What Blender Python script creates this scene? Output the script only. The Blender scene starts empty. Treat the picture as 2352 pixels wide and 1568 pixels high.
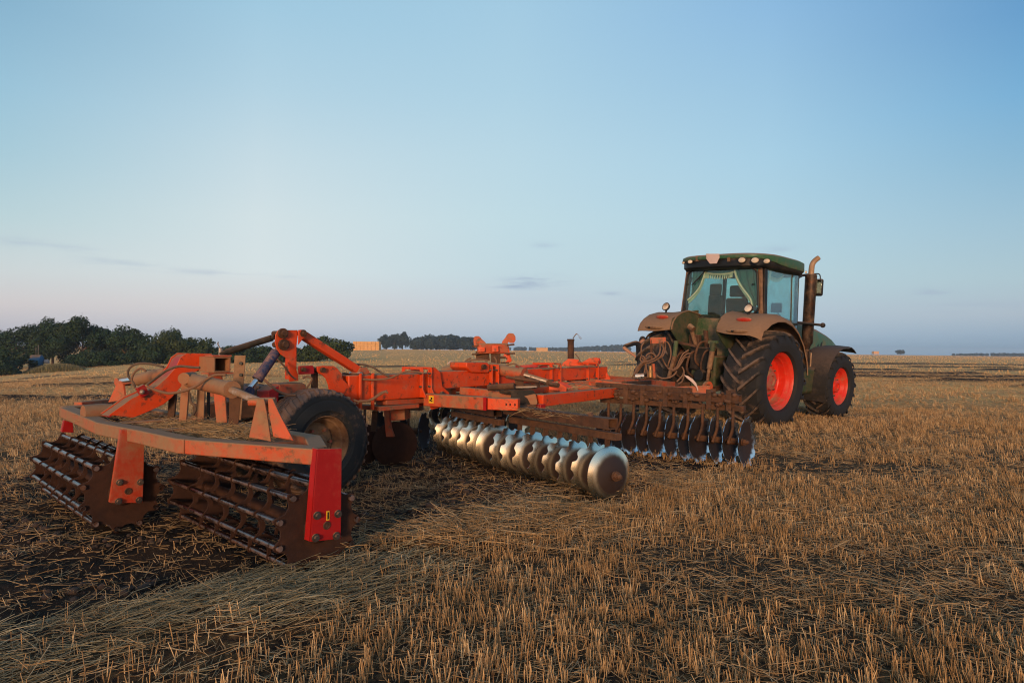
import bpy, bmesh, math, random
import numpy as np
from mathutils import Vector, Matrix
R = math.radians
SC = bpy.context.scene
COL = SC.collection
random.seed(7); rng = np.random.default_rng(7)

# ---------------------------------------------------------------- camera
CAMZ, F, HY, TH = 1.48, 1500.0, 805.0, 0.0095          # measured on a 2352 px wide view of the photo
def ray(vx, vy):
    a = (vx - 1176) / F; b = -(vy - HY) / F
    c, s = math.cos(TH), math.sin(TH)
    return Vector((a * c - b * s, 1.0, b * c + a * s))
cam = bpy.data.cameras.new('camera'); cam_o = bpy.data.objects.new('camera', cam); COL.objects.link(cam_o)
cam.sensor_width = 36; cam.lens = F / 2352 * 36; cam.shift_y = (HY - 784) / 2352
cam.clip_start = 0.05; cam.clip_end = 9000
c_, s_ = math.cos(TH), math.sin(TH)
cam_o.matrix_world = Matrix(((c_, -s_, 0, 0), (0, 0, -1, 0), (s_, c_, 0, CAMZ), (0, 0, 0, 1)))
SC.camera = cam_o
SC.view_settings.view_transform = 'Standard'; SC.view_settings.look = 'None'
SC.view_settings.exposure = 0.0; SC.view_settings.gamma = 1.0

# ---------------------------------------------------------------- world and sun
def lin(c):
    return tuple(((v / 255) / 12.92 if v / 255 <= .04045 else ((v / 255 + .055) / 1.055) ** 2.4) for v in c)
SUN_AZ, SUN_EL = R(-170), R(8)                        # azimuth from +Y towards +X; behind the camera on the left
SUN_STRENGTH, NISHITA_K = 3.15, 0.05
w = bpy.data.worlds.new('World'); SC.world = w; w.use_nodes = True
nt = w.node_tree; nt.nodes.clear()
def N(nt, t, **kw):
    n = nt.nodes.new(t)
    for k, v in kw.items(): setattr(n, k, v)
    return n
def M(nt, op, a, b=None, c=None, clamp=False):
    n = N(nt, 'ShaderNodeMath', operation=op, use_clamp=clamp)
    for i, v in enumerate((a, b, c)):
        if v is None: continue
        if isinstance(v, (int, float)): n.inputs[i].default_value = v
        else: nt.links.new(v, n.inputs[i])
    return n.outputs[0]
def MIX(nt, f, a, b, mode='MIX'):
    n = N(nt, 'ShaderNodeMix', data_type='RGBA', blend_type=mode)
    for i, v in ((0, f), (6, a), (7, b)):
        if isinstance(v, (int, float)): n.inputs[i].default_value = v
        elif isinstance(v, tuple): n.inputs[i].default_value = (v + (1,))[:4]
        else: nt.links.new(v, n.inputs[i])
    return n.outputs[2]
def MAPR(nt, v, a, b, c=0., d=1., smooth=False):
    n = N(nt, 'ShaderNodeMapRange', interpolation_type='SMOOTHSTEP' if smooth else 'LINEAR', clamp=True)
    nt.links.new(v, n.inputs[0])
    for i, x in zip((1, 2, 3, 4), (a, b, c, d)): n.inputs[i].default_value = x
    return n.outputs[0]
def RAMP(nt, v, stops):
    n = N(nt, 'ShaderNodeValToRGB'); e = n.color_ramp.elements
    while len(e) < len(stops): e.new(0.5)
    for i, (p, c) in enumerate(stops): e[i].position = p; e[i].color = (tuple(c) + (1,))[:4]
    nt.links.new(v, n.inputs[0]); return n.outputs[0]
def NOISE(nt, vec, scale, detail=4, rough=.55, dim='3D'):
    n = N(nt, 'ShaderNodeTexNoise', noise_dimensions=dim)
    n.inputs['Scale'].default_value = scale; n.inputs['Detail'].default_value = detail; n.inputs['Roughness'].default_value = rough
    if vec is not None: nt.links.new(vec, n.inputs['Vector'])
    return n.outputs['Fac']
tc = N(nt, 'ShaderNodeTexCoord'); sx = N(nt, 'ShaderNodeSeparateXYZ'); nt.links.new(tc.outputs['Generated'], sx.inputs[0])
X, Y, Z = sx.outputs
az = M(nt, 'ARCTAN2', X, Y)
hyp = M(nt, 'MAXIMUM', M(nt, 'SQRT', M(nt, 'ADD', M(nt, 'MULTIPLY', X, X), M(nt, 'MULTIPLY', Y, Y))), 1e-4)
E = M(nt, 'DIVIDE', Z, hyp)                              # tangent of the elevation
Ef = M(nt, 'MULTIPLY', M(nt, 'ARCTANGENT', M(nt, 'MAXIMUM', E, 0.0)), 1 / 1.5708)
def skycol(kk, cols, zen):
    ca = math.cos(math.atan(kk)); st = []
    for e, c in zip((0, .03, .065, .12, .2, .3, .4, .53), cols):
        st.append((math.atan(e * ca) / 1.5708, lin(c)))
    st.append((0.55, lin(zen))); st.append((1.0, lin(tuple(v * .8 for v in zen))))
    return RAMP(nt, Ef, st)
cA = skycol(-.784, ((166,172,192),(186,185,199),(206,199,204),(200,210,214),(180,207,214),(158,198,214),(142,190,214),(122,174,204)), (100,150,190))
cB = skycol(-.39, ((158,177,201),(186,192,208),(209,205,211),(210,221,225),(206,221,225),(191,215,225),(170,206,224),(150,197,222)), (110,160,200))
cC = skycol(0., ((148,178,205),(168,187,209),(184,195,212),(184,208,219),(184,213,223),(176,210,225),(163,204,225),(152,198,224)), (105,155,200))
cD = skycol(.39, ((128,168,198),(152,180,206),(168,190,210),(172,202,214),(166,203,220),(155,200,224),(142,191,222),(124,179,221)), (90,145,195))
cE = skycol(.77, ((110,150,182),(132,164,194),(160,179,200),(160,190,205),(146,186,208),(122,176,208),(97,166,210),(76,148,201)), (60,120,180))
cF = skycol(1., ((235,150,95),(245,175,120),(246,195,150),(240,212,180),(222,216,205),(200,214,220),(180,204,222),(150,190,220)), (110,160,200))   # the side of the set sun, behind the camera
f1 = MAPR(nt, az, R(-38), R(-21.3)); f2 = MAPR(nt, az, R(-21.3), 0.); f3 = MAPR(nt, az, 0., R(21.3)); f4 = MAPR(nt, az, R(21.3), R(37.6))
sky = MIX(nt, f1, cA, cB); sky = MIX(nt, f2, sky, cC); sky = MIX(nt, f3, sky, cD); sky = MIX(nt, f4, sky, cE)
# angle to the sun direction, in azimuth
cs = M(nt, 'ADD', M(nt, 'MULTIPLY', X, math.sin(SUN_AZ)), M(nt, 'MULTIPLY', Y, math.cos(SUN_AZ)))
fs = MAPR(nt, M(nt, 'DIVIDE', cs, hyp), .1, .85, 0, 1, True)
sky = MIX(nt, fs, sky, cF)
glow = M(nt, 'MULTIPLY', M(nt, 'POWER', M(nt, 'MAXIMUM', M(nt, 'DIVIDE', cs, hyp), 0.), 7.), M(nt, 'POWER', 2.718, M(nt, 'MULTIPLY', M(nt, 'MAXIMUM', E, 0.), -7.)))
sky = MIX(nt, glow, sky, (4.6, 2.3, .85), 'ADD')
# thin dusk cloud wisps low over the horizon
cv = N(nt, 'ShaderNodeCombineXYZ'); nt.links.new(M(nt, 'MULTIPLY', az, 9.), cv.inputs[0]); nt.links.new(M(nt, 'MULTIPLY', E, 75.), cv.inputs[1])
cn = NOISE(nt, cv.outputs[0], 1.3, 5, .6)
tot = None
for vx, vy, sxx, syy, a in ((270, 603, 85, 8, .34), (520, 628, 150, 6, .36), (1225, 647, 60, 14, .9), (1170, 657, 40, 6, .6), (1403, 675, 25, 6, .6), (1252, 563, 28, 7, .35), (2142, 672, 38, 8, .6), (1775, 575, 45, 9, .45), (45, 556, 75, 10, .3), (160, 570, 60, 6, .25), (2250, 705, 200, 9, .35), (1500, 690, 260, 10, .2)):
    d = ray(vx, vy); aa = math.atan2(d.x, d.y); ee = d.z / math.hypot(d.x, d.y)
    dx = M(nt, 'DIVIDE', M(nt, 'SUBTRACT', az, aa), sxx / F * math.cos(aa) ** 2); dy = M(nt, 'DIVIDE', M(nt, 'SUBTRACT', E, ee), syy / F)
    g = M(nt, 'MULTIPLY', M(nt, 'POWER', 2.718, M(nt, 'MULTIPLY', M(nt, 'ADD', M(nt, 'MULTIPLY', dx, dx), M(nt, 'MULTIPLY', dy, dy)), -1.)), a)
    tot = g if tot is None else M(nt, 'ADD', tot, g)
cm = M(nt, 'MULTIPLY', tot, MAPR(nt, cn, .38, .62, 0., 1., True), clamp=True)
sky = MIX(nt, M(nt, 'MULTIPLY', cm, 1.0), sky, lin((146, 166, 196)))
hs = N(nt, 'ShaderNodeHueSaturation'); hs.inputs['Saturation'].default_value = .89; nt.links.new(sky, hs.inputs['Color']); sky = hs.outputs[0]
nis = N(nt, 'ShaderNodeTexSky', sky_type='NISHITA'); nis.sun_disc = False; nis.sun_elevation = SUN_EL; nis.sun_rotation = SUN_AZ % (2 * math.pi)
bg1 = N(nt, 'ShaderNodeBackground'); bg1.inputs[1].default_value = .97; nt.links.new(sky, bg1.inputs[0])
bg2 = N(nt, 'ShaderNodeBackground'); bg2.inputs[1].default_value = NISHITA_K * .3; nt.links.new(nis.outputs[0], bg2.inputs[0])
ad = N(nt, 'ShaderNodeAddShader'); nt.links.new(bg1.outputs[0], ad.inputs[0]); nt.links.new(bg2.outputs[0], ad.inputs[1])
wo = N(nt, 'ShaderNodeOutputWorld'); nt.links.new(ad.outputs[0], wo.inputs[0])

sl = bpy.data.lights.new('sun', 'SUN'); sun = bpy.data.objects.new('sun', sl); COL.objects.link(sun)
sl.energy = SUN_STRENGTH; sl.angle = R(9); sl.color = (1.0, .64, .36)
sd = Vector((math.sin(SUN_AZ) * math.cos(SUN_EL), math.cos(SUN_AZ) * math.cos(SUN_EL), math.sin(SUN_EL)))
sun.rotation_euler = sd.to_track_quat('Z', 'Y').to_euler()
SC.cycles.use_denoising = True; SC.cycles.filter_width = 1.15
SC.cycles.max_bounces = 6; SC.cycles.transparent_max_bounces = 12; SC.cycles.caustics_reflective = False

# ---------------------------------------------------------------- mesh helpers
class MB:
    def __init__(s): s.v = []; s.f = []
    def add(s, vs, fs):
        o = len(s.v); s.v += [tuple(v) for v in vs]; s.f += [tuple(i + o for i in f) for f in fs]; return s
    def box(s, c, size, rot=None):
        c = Vector(c); x, y, z = [q / 2 for q in size]
        vs = [Vector(p) for p in ((-x,-y,-z),(x,-y,-z),(x,y,-z),(-x,y,-z),(-x,-y,z),(x,-y,z),(x,y,z),(-x,y,z))]
        if rot is not None: vs = [rot @ v for v in vs]
        return s.add([v + c for v in vs], [(0,3,2,1),(4,5,6,7),(0,1,5,4),(1,2,6,5),(2,3,7,6),(3,0,4,7)])
    def frame(s, p, q, up):
        p, q = Vector(p), Vector(q); d = (q - p).normalized(); up = Vector(up)
        sd = d.cross(up)
        if sd.length < 1e-4: sd = d.cross(Vector((1, 0, 0)))
        sd.normalize(); u = sd.cross(d).normalized(); return p, q, d, sd, u
    def beam(s, p, q, wd, h, up=(0, 0, 1), wd2=None, h2=None):
        p, q, d, sd, u = s.frame(p, q, up); wd2 = wd2 or wd; h2 = h2 or h
        vs = []
        for c, a, b in ((p, wd, h), (q, wd2, h2)):
            for i, j in ((-1,-1),(1,-1),(1,1),(-1,1)): vs.append(c + sd * i * a / 2 + u * j * b / 2)
        return s.add(vs, [(3,2,1,0),(4,5,6,7),(0,1,5,4),(1,2,6,5),(2,3,7,6),(3,0,4,7)])
    def hollow(s, p, q, wd, h, t=.01, up=(0, 0, 1)):
        p, q, d, sd, u = s.frame(p, q, up); vs = []
        for c, k in ((p, 0), (q, 0), (p, t), (q, t)):
            for i, j in ((-1,-1),(1,-1),(1,1),(-1,1)): vs.append(c + sd * i * (wd / 2 - k) + u * j * (h / 2 - k))
        fs = []
        for i in range(4):
            j = (i + 1) % 4
            fs += [(i, j, 4 + j, 4 + i), (8 + j, 8 + i, 12 + i, 12 + j), (4 + i, 4 + j, 12 + j, 12 + i), (j, i, 8 + i, 8 + j)]
        return s.add(vs, fs)
    def cyl(s, p, q, r, n=20, r2=None, cap=True):
        p, q, d, sd, u = s.frame(p, q, (0, 0, 1)); r2 = r if r2 is None else r2
        vs = []
        for c, rr in ((p, r), (q, r2)):
            for i in range(n):
                a = 2 * math.pi * i / n; vs.append(c + (sd * math.cos(a) + u * math.sin(a)) * rr)
        fs = [(i, (i + 1) % n, n + (i + 1) % n, n + i) for i in range(n)]
        if cap: fs += [tuple(range(n - 1, -1, -1)), tuple(range(n, 2 * n))]
        return s.add(vs, fs)
    def tube(s, pts, r, n=8, smooth=True, rad=None):
        pts = [Vector(p) for p in pts]
        if smooth and len(pts) > 2:
            out = []; P = [pts[0]] + pts + [pts[-1]]
            for i in range(1, len(P) - 2):
                for k in range(6):
                    t = k / 6; a, b, c, d = P[i-1], P[i], P[i+1], P[i+2]
                    out.append(.5 * ((2*b) + (c-a)*t + (2*a-5*b+4*c-d)*t*t + (-a+3*b-3*c+d)*t**3))
            out.append(pts[-1]); pts = out
        vs = []; nrm = None
        for i, p in enumerate(pts):
            d = (pts[min(i+1, len(pts)-1)] - pts[max(i-1, 0)]).normalized()
            if nrm is None:
                nrm = d.cross(Vector((0, 0, 1)))
                if nrm.length < .05: nrm = d.cross(Vector((1, 0, 0)))
            nrm = (nrm - d * nrm.dot(d)).normalized(); b = d.cross(nrm)
            rr = r if rad is None else r * rad(i / (len(pts) - 1))
            for k in range(n):
                a = 2 * math.pi * k / n; vs.append(p + (nrm * math.cos(a) + b * math.sin(a)) * rr)
        fs = []
        for i in range(len(pts) - 1):
            for k in range(n):
                k2 = (k + 1) % n; fs.append((i*n+k, i*n+k2, (i+1)*n+k2, (i+1)*n+k))
        fs += [tuple(range(n - 1, -1, -1)), tuple(range((len(pts)-1)*n, len(pts)*n))]
        return s.add(vs, fs)
    def poly(s, pts, tv):
        pts = [Vector(p) for p in pts]; tv = Vector(tv); n = len(pts)
        a = Vector((0, 0, 0))
        for i in range(n): a += pts[i].cross(pts[(i + 1) % n])
        if a.dot(tv) < 0: pts.reverse()
        vs = pts + [p + tv for p in pts]
        return s.add(vs, [tuple(range(n - 1, -1, -1)), tuple(range(n, 2 * n))] + [(i, (i+1) % n, n + (i+1) % n, n + i) for i in range(n)])
    def lathe(s, o, ax, prof, n=48, closed=False):
        o = Vector(o); ax = Vector(ax).normalized()
        u = ax.cross(Vector((0, 0, 1)))
        if u.length < .05: u = ax.cross(Vector((1, 0, 0)))
        u.normalize(); v = ax.cross(u)
        vs = [o + ax * a + (u * math.cos(2*math.pi*k/n) + v * math.sin(2*math.pi*k/n)) * r for a, r in prof for k in range(n)]
        m = len(prof); fs = []
        for i in range(m if closed else m - 1):
            j = (i + 1) % m
            for k in range(n):
                k2 = (k + 1) % n; fs.append((i*n+k, j*n+k, j*n+k2, i*n+k2))
        if not closed:
            if prof[0][1] > 1e-5: fs.append(tuple(range(n)))
            if prof[-1][1] > 1e-5: fs.append(tuple(range(m*n-1, (m-1)*n-1, -1)))
        return s.add(vs, fs)
    def ball(s, c, r, n=14, sc=(1, 1, 1)):
        c = Vector(c); m = n // 2; vs = []; fs = []
        for i in range(m + 1):
            t = math.pi * i / m
            for k in range(n):
                a = 2 * math.pi * k / n
                vs.append(c + Vector((math.sin(t)*math.cos(a)*r*sc[0], math.sin(t)*math.sin(a)*r*sc[1], math.cos(t)*r*sc[2])))
        for i in range(m):
            for k in range(n):
                k2 = (k+1) % n; fs.append((i*n+k, (i+1)*n+k, (i+1)*n+k2, i*n+k2))
        return s.add(vs, fs)
    def grid(s, rows, thick=0.0, nrm=None):
        """rows: list of equal-length lists of points; a shell of the given thickness"""
        m, n = len(rows), len(rows[0]); P = [[Vector(p) for p in r] for r in rows]
        vs = [p for r in P for p in r]; fs = [(i*n+j, i*n+j+1, (i+1)*n+j+1, (i+1)*n+j) for i in range(m-1) for j in range(n-1)]
        if thick:
            off = []
            for i in range(m):
                for j in range(n):
                    a = P[min(i+1, m-1)][j] - P[max(i-1, 0)][j]; b = P[i][min(j+1, n-1)] - P[i][max(j-1, 0)]
                    nn = b.cross(a); nn = nn.normalized() if nn.length > 1e-9 else Vector((0, 0, 1))
                    off.append(P[i][j] - nn * thick)
            k = m * n; vs += off; fs += [tuple(reversed([q + k for q in f])) for f in fs]
            for j in range(n - 1): fs += [(j+1, j, k+j, k+j+1), ((m-1)*n+j, (m-1)*n+j+1, k+(m-1)*n+j+1, k+(m-1)*n+j)]
            for i in range(m - 1): fs += [(i*n, (i+1)*n, k+(i+1)*n, k+i*n), ((i+1)*n+n-1, i*n+n-1, k+i*n+n-1, k+(i+1)*n+n-1)]
        return s.add(vs, fs)
    def mesh(s, name):
        me = bpy.data.meshes.new(name); me.from_pydata(s.v, [], s.f); me.validate(); me.update(); return me

def obj(name, mb, mat, parent=None, sharp=35, bevel=0, fixn=True):
    me = mb.mesh(name)
    if fixn:
        bm = bmesh.new(); bm.from_mesh(me); bmesh.ops.recalc_face_normals(bm, faces=bm.faces); bm.to_mesh(me); bm.free()
    me.shade_smooth(); me.set_sharp_from_angle(angle=R(sharp))
    for m in (mat if isinstance(mat, (list, tuple)) else [mat]): me.materials.append(m)
    o = bpy.data.objects.new(name, me); COL.objects.link(o)
    if parent is not None: o.parent = parent
    if bevel:
        b = o.modifiers.new('bevel', 'BEVEL'); b.width = bevel; b.segments = 2; b.limit_method = 'ANGLE'; b.angle_limit = R(40)
    return o
def empty(name, loc=(0, 0, 0), rot=(0, 0, 0), parent=None):
    o = bpy.data.objects.new(name, None); o.location = loc; o.rotation_euler = rot; o.empty_display_size = .2; COL.objects.link(o)
    if parent is not None: o.parent = parent
    return o
def tag(o, label=None, cat=None, group=None, kind=None):
    if label: o['label'] = label
    if cat: o['category'] = cat
    if group: o['group'] = group
    if kind: o['kind'] = kind
    return o
def npmesh(name, V, Fq, mat, attrs=None, smooth=False):
    """big mesh from numpy; Fq (n,k) faces of equal size"""
    me = bpy.data.meshes.new(name); k = Fq.shape[1]
    me.vertices.add(len(V)); me.vertices.foreach_set('co', V.astype(np.float32).ravel())
    me.loops.add(Fq.size); me.loops.foreach_set('vertex_index', Fq.astype(np.int32).ravel())
    me.polygons.add(len(Fq)); me.polygons.foreach_set('loop_start', np.arange(0, Fq.size, k, dtype=np.int32))
    me.update(calc_edges=True)
    if attrs:
        for nme, arr in attrs.items():
            at = me.attributes.new(nme, 'FLOAT', 'POINT'); at.data.foreach_set('value', arr.astype(np.float32).ravel())
    if smooth: me.shade_smooth()
    me.materials.append(mat); o = bpy.data.objects.new(name, me); COL.objects.link(o); return o

# ---------------------------------------------------------------- materials
def newmat(name):
    m = bpy.data.materials.new(name); m.use_nodes = True; nt = m.node_tree
    return m, nt, nt.nodes['Principled BSDF'], nt.nodes['Material Output']
def bump(nt, b, h, strength, dist=.01):
    n = N(nt, 'ShaderNodeBump'); n.inputs['Strength'].default_value = strength; n.inputs['Distance'].default_value = dist
    nt.links.new(h, n.inputs['Height']); nt.links.new(n.outputs[0], b.inputs['Normal'])
DUST = (.27, .155, .085)
def paint(name, base, dust=.35, rough=.42, metal=0., dustc=DUST, up=.55, rust=.0, scale=1., dark=.0, spec=.28):
    """painted or bare surface under field dust: dust lies on what faces up and in blotches"""
    m, nt, b, out = newmat(name)
    g = N(nt, 'ShaderNodeNewGeometry'); s = N(nt, 'ShaderNodeSeparateXYZ'); nt.links.new(g.outputs['Normal'], s.inputs[0])
    pos = g.outputs['Position']
    n1 = NOISE(nt, pos, 3.2 * scale, 8, .65); n2 = NOISE(nt, pos, 17 * scale, 6, .7); n3 = NOISE(nt, pos, 90 * scale, 3, .6)
    upf = MAPR(nt, s.outputs[2], .2, .95, 0., up)
    a = M(nt, 'ADD', M(nt, 'MULTIPLY', n1, .9), M(nt, 'MULTIPLY', n2, .5))
    a = M(nt, 'ADD', a, M(nt, 'MULTIPLY', n3, .15))
    a = M(nt, 'ADD', a, upf)
    th = 1.08 - dust * .75
    f = MAPR(nt, a, th - .22, th + .3, 0., 1., True)
    c = MIX(nt, MAPR(nt, n2, .35, .7), tuple(v * .86 for v in base), base)
    if rust:
        rn = NOISE(nt, pos, 9 * scale, 8, .72)
        c = MIX(nt, MAPR(nt, rn, .62 - rust * .2, .7 - rust * .2, 0, .9), c, (.085, .035, .018))
    dc = MIX(nt, n2, tuple(v * .72 for v in dustc), tuple(v * 1.12 for v in dustc))
    c = MIX(nt, f, c, dc); nt.links.new(c, b.inputs['Base Color'])
    nt.links.new(MAPR(nt, f, 0, 1, rough, .92), b.inputs['Roughness'])
    if metal: nt.links.new(MAPR(nt, f, 0, .7, metal, 0.), b.inputs['Metallic'])
    b.inputs['Specular IOR Level'].default_value = spec
    bump(nt, b, M(nt, 'ADD', n2, M(nt, 'MULTIPLY', n3, .6)), .22, .006)
    return m
ORANGE = (.66, .058, .007)
m_or = paint('orange_paint', ORANGE, .20, rust=.34)
m_or2 = paint('dusty_orange_paint', (.56, .060, .014), .44, rust=.4)
m_ordust = paint('dust_covered_orange', (.50, .062, .018), .60, rust=.4)
m_plr = paint('worn_plate_paint', (.44, .040, .014), .35)
m_red = paint('red_paint', (.36, .011, .011), .10, up=.5)
m_mud = paint('muddy_steel', (.055, .028, .018), .35, .8, dustc=(.15, .07, .036), rust=.6, up=.4)
m_tan = paint('dusty_cylinder', (.34, .11, .045), .50, .6)
m_rusty = paint('rusty_steel', (.055, .026, .016), .28, .85, rust=.8, dustc=(.12, .062, .036))
m_steel = paint('worn_steel', (.36, .31, .28), .28, .3, metal=1., rust=.3)
m_chrome = paint('polished_rod', (.72, .74, .78), .12, .14, metal=1., up=.3)
m_blue = paint('worn_blue_paint', (.010, .028, .085), .24, .5, scale=2.6, rust=.1, dustc=(.34, .17, .11), up=.25)
m_bar = paint('worn_roller_bar', (.26, .20, .19), .30, .26, metal=1., rust=.6, scale=1.6, up=-.3, dustc=(.16, .07, .04))
m_plate = paint('muddy_roller_plate', (.028, .011, .007), .45, .85, dustc=(.060, .024, .013), up=.1)
m_hose = paint('dusty_hose', (.05, .035, .03), .85, .75, dustc=(.19, .10, .06), up=.3)
m_hoseb = paint('black_hose', (.02, .018, .018), .5, .6, dustc=(.14, .09, .06))
m_bolt = paint('bolt_steel', (.09, .075, .07), .25, .5, metal=.6)
m_green = paint('green_paint', (.030, .105, .055), .25, .38, dustc=(.25, .15, .09))
m_greend = paint('dusty_green_paint', (.035, .085, .035), .36, .5, dustc=(.27, .155, .10), up=.6)
m_dgreen = paint('dark_green_body', (.03, .055, .025), .35, .6, dustc=(.14, .085, .05))
m_black = paint('black_plastic', (.010, .010, .011), .12, .5, dustc=(.16, .10, .07))
m_dark = paint('dark_machinery', (.012, .011, .010), .25, .7, dustc=(.10, .06, .04))
m_fend = paint('grey_fender_plastic', (.022, .020, .020), .22, .6, dustc=(.09, .062, .048))
m_rim = paint('red_rim', (.62, .026, .010), .16, .38, up=.25)
m_hub = paint('hub_paint', (.42, .03, .03), .4, .45)
m_trim = paint('brown_trim', (.09, .035, .02), .5, .6)
m_exh = paint('exhaust_steel', (.035, .025, .022), .28, .45, metal=.7, dustc=(.20, .12, .075), rust=.5)
m_exht = paint('exhaust_tip', (.45, .30, .20), .5, .4, metal=.8)
m_lamp = paint('lamp_glass', (.75, .62, .48), .25, .2)
m_tail = paint('tail_lens', (.42, .03, .015), .25, .25)
m_pale = paint('pale_sign', (.62, .46, .42), .35, .7, dustc=(.45, .32, .27))
m_cloth = paint('curtain_cloth', (.045, .17, .155), .0, .9, dustc=(.22, .22, .17))
m_fringe = paint('curtain_fringe', (.80, .74, .56), .0, .9)
m_seat = paint('seat_fabric', (.012, .022, .026), .0, .9, dustc=(.16, .10, .05))
m_skin = paint('skin', (.42, .20, .13), .1, .6)
m_shirt = paint('blue_shirt', (.10, .27, .42), .1, .9)
m_dshirt = paint('dark_shirt', (.012, .014, .022), .1, .9)
m_yel = paint('yellow_sticker', (.75, .45, .03), .2, .5)
m_blk = paint('black_mark', (.01, .01, .01), .0, .5)
m_wood = paint('weathered_bar', (.20, .10, .055), .5, .85, rust=.5)

def rubber(name, base, dustc, amt, tread):
    m, nt, b, out = newmat(name)
    g = N(nt, 'ShaderNodeNewGeometry'); pos = g.outputs['Position']
    tcx = N(nt, 'ShaderNodeTexCoord'); sp = N(nt, 'ShaderNodeSeparateXYZ'); nt.links.new(tcx.outputs['Object'], sp.inputs[0])
    # wheels turn about their own y axis: distance from it tells tread from sidewall
    rr = M(nt, 'SQRT', M(nt, 'ADD', M(nt, 'MULTIPLY', sp.outputs[0], sp.outputs[0]), M(nt, 'MULTIPLY', sp.outputs[2], sp.outputs[2])))
    n1 = NOISE(nt, pos, 6, 7, .65); n2 = NOISE(nt, pos, 60, 4, .6)
    tr = MAPR(nt, rr, tread * .88, tread * 1.0, 0., .42)
    f = MAPR(nt, M(nt, 'ADD', M(nt, 'ADD', n1, M(nt, 'MULTIPLY', n2, .2)), tr), 1.05 - amt, 1.4 - amt, 0., 1., True)
    c = MIX(nt, f, base, MIX(nt, n2, tuple(v*.7 for v in dustc), dustc)); nt.links.new(c, b.inputs['Base Color'])
    b.inputs['Roughness'].default_value = .75; b.inputs['Specular IOR Level'].default_value = .3
    bump(nt, b, M(nt, 'ADD', n1, n2), .2, .008); return m
m_tyre = rubber('tractor_rubber', (.016, .015, .016), (.17, .11, .08), .28, 1.04)
m_tyref = rubber('front_rubber', (.016, .015, .016), (.13, .085, .062), .26, .81)
m_tyreh = rubber('implement_rubber', (.014, .016, .018), (.25, .145, .095), .42, .545)

def discmat(name='polished_disc', r0=.165, r1=.235, rough=.24):
    m, nt, b, out = newmat(name)
    tcx = N(nt, 'ShaderNodeTexCoord'); sp = N(nt, 'ShaderNodeSeparateXYZ'); nt.links.new(tcx.outputs['Object'], sp.inputs[0])
    rr = M(nt, 'SQRT', M(nt, 'ADD', M(nt, 'MULTIPLY', sp.outputs[0], sp.outputs[0]), M(nt, 'MULTIPLY', sp.outputs[2], sp.outputs[2])))
    g = N(nt, 'ShaderNodeNewGeometry'); oi = N(nt, 'ShaderNodeObjectInfo')
    n1 = NOISE(nt, g.outputs['Position'], 14, 6, .65); n2 = NOISE(nt, g.outputs['Position'], 70, 4, .6)
    t = M(nt, 'ADD', rr, M(nt, 'MULTIPLY', M(nt, 'SUBTRACT', n1, .5), .035))
    f = MAPR(nt, t, r0, r1, 0., 1., True)
    spk = MAPR(nt, n2, .66, .74, 0., .55)
    c = MIX(nt, f, (.022, .010, .007), (.95, .80, .60)); c = MIX(nt, M(nt, 'MULTIPLY', spk, f), c, (.16, .08, .045))  # warm metal tint stands in for golden reflections on the polished ring
    nt.links.new(c, b.inputs['Base Color'])
    nt.links.new(MAPR(nt, f, .0, .12, .0, 1.), b.inputs['Metallic'])
    nt.links.new(M(nt, 'ADD', MAPR(nt, f, 0, 1, .62, rough), M(nt, 'MULTIPLY', spk, .3)), b.inputs['Roughness'])
    bump(nt, b, n2, .08, .003); return m
m_disc = discmat('polished_disc', .175, .25, .24); m_disc2 = discmat('bright_disc', .165, .225, .24)
def muddisc():
    m, nt, b, out = newmat('mud_caked_disc')
    tcx = N(nt, 'ShaderNodeTexCoord'); sp = N(nt, 'ShaderNodeSeparateXYZ'); nt.links.new(tcx.outputs['Object'], sp.inputs[0])
    rr = M(nt, 'SQRT', M(nt, 'ADD', M(nt, 'MULTIPLY', sp.outputs[0], sp.outputs[0]), M(nt, 'MULTIPLY', sp.outputs[2], sp.outputs[2])))
    g = N(nt, 'ShaderNodeNewGeometry'); n1 = NOISE(nt, g.outputs['Position'], 9, 6, .65)
    t = M(nt, 'ADD', rr, M(nt, 'MULTIPLY', M(nt, 'SUBTRACT', n1, .5), .22))
    f = MAPR(nt, t, .262, .325, 0., 1., True)
    nt.links.new(MIX(nt, f, MIX(nt, n1, (.008, .004, .004), (.030, .012, .007)), (.74, .76, .80)), b.inputs['Base Color'])
    nt.links.new(MAPR(nt, f, .0, .12, .0, 1.), b.inputs['Metallic']); nt.links.new(MAPR(nt, f, 0, 1, .75, .17), b.inputs['Roughness'])
    bump(nt, b, n1, .3, .01); return m
m_discm = muddisc()

def glassmat():
    m, nt, b, out = newmat('cab_glass')
    tr = N(nt, 'ShaderNodeBsdfTransparent'); tr.inputs[0].default_value = (.74, .89, .87, 1)
    gl = N(nt, 'ShaderNodeBsdfGlossy'); gl.inputs['Roughness'].default_value = .06; gl.inputs[0].default_value = (.9, .95, 1, 1)
    g = N(nt, 'ShaderNodeNewGeometry'); n1 = NOISE(nt, g.outputs['Position'], 5, 6, .6)
    df = N(nt, 'ShaderNodeBsdfDiffuse'); df.inputs[0].default_value = (.30, .22, .15, 1)
    lw = N(nt, 'ShaderNodeFresnel'); lw.inputs[0].default_value = 1.45
    m1 = N(nt, 'ShaderNodeMixShader'); nt.links.new(M(nt, 'MINIMUM', lw.outputs[0], .5), m1.inputs[0]); nt.links.new(tr.outputs[0], m1.inputs[1]); nt.links.new(gl.outputs[0], m1.inputs[2])
    m2 = N(nt, 'ShaderNodeMixShader'); nt.links.new(MAPR(nt, n1, .4, .8, .01, .10), m2.inputs[0]); nt.links.new(m1.outputs[0], m2.inputs[1]); nt.links.new(df.outputs[0], m2.inputs[2])
    nt.links.new(m2.outputs[0], out.inputs[0]); return m
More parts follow.
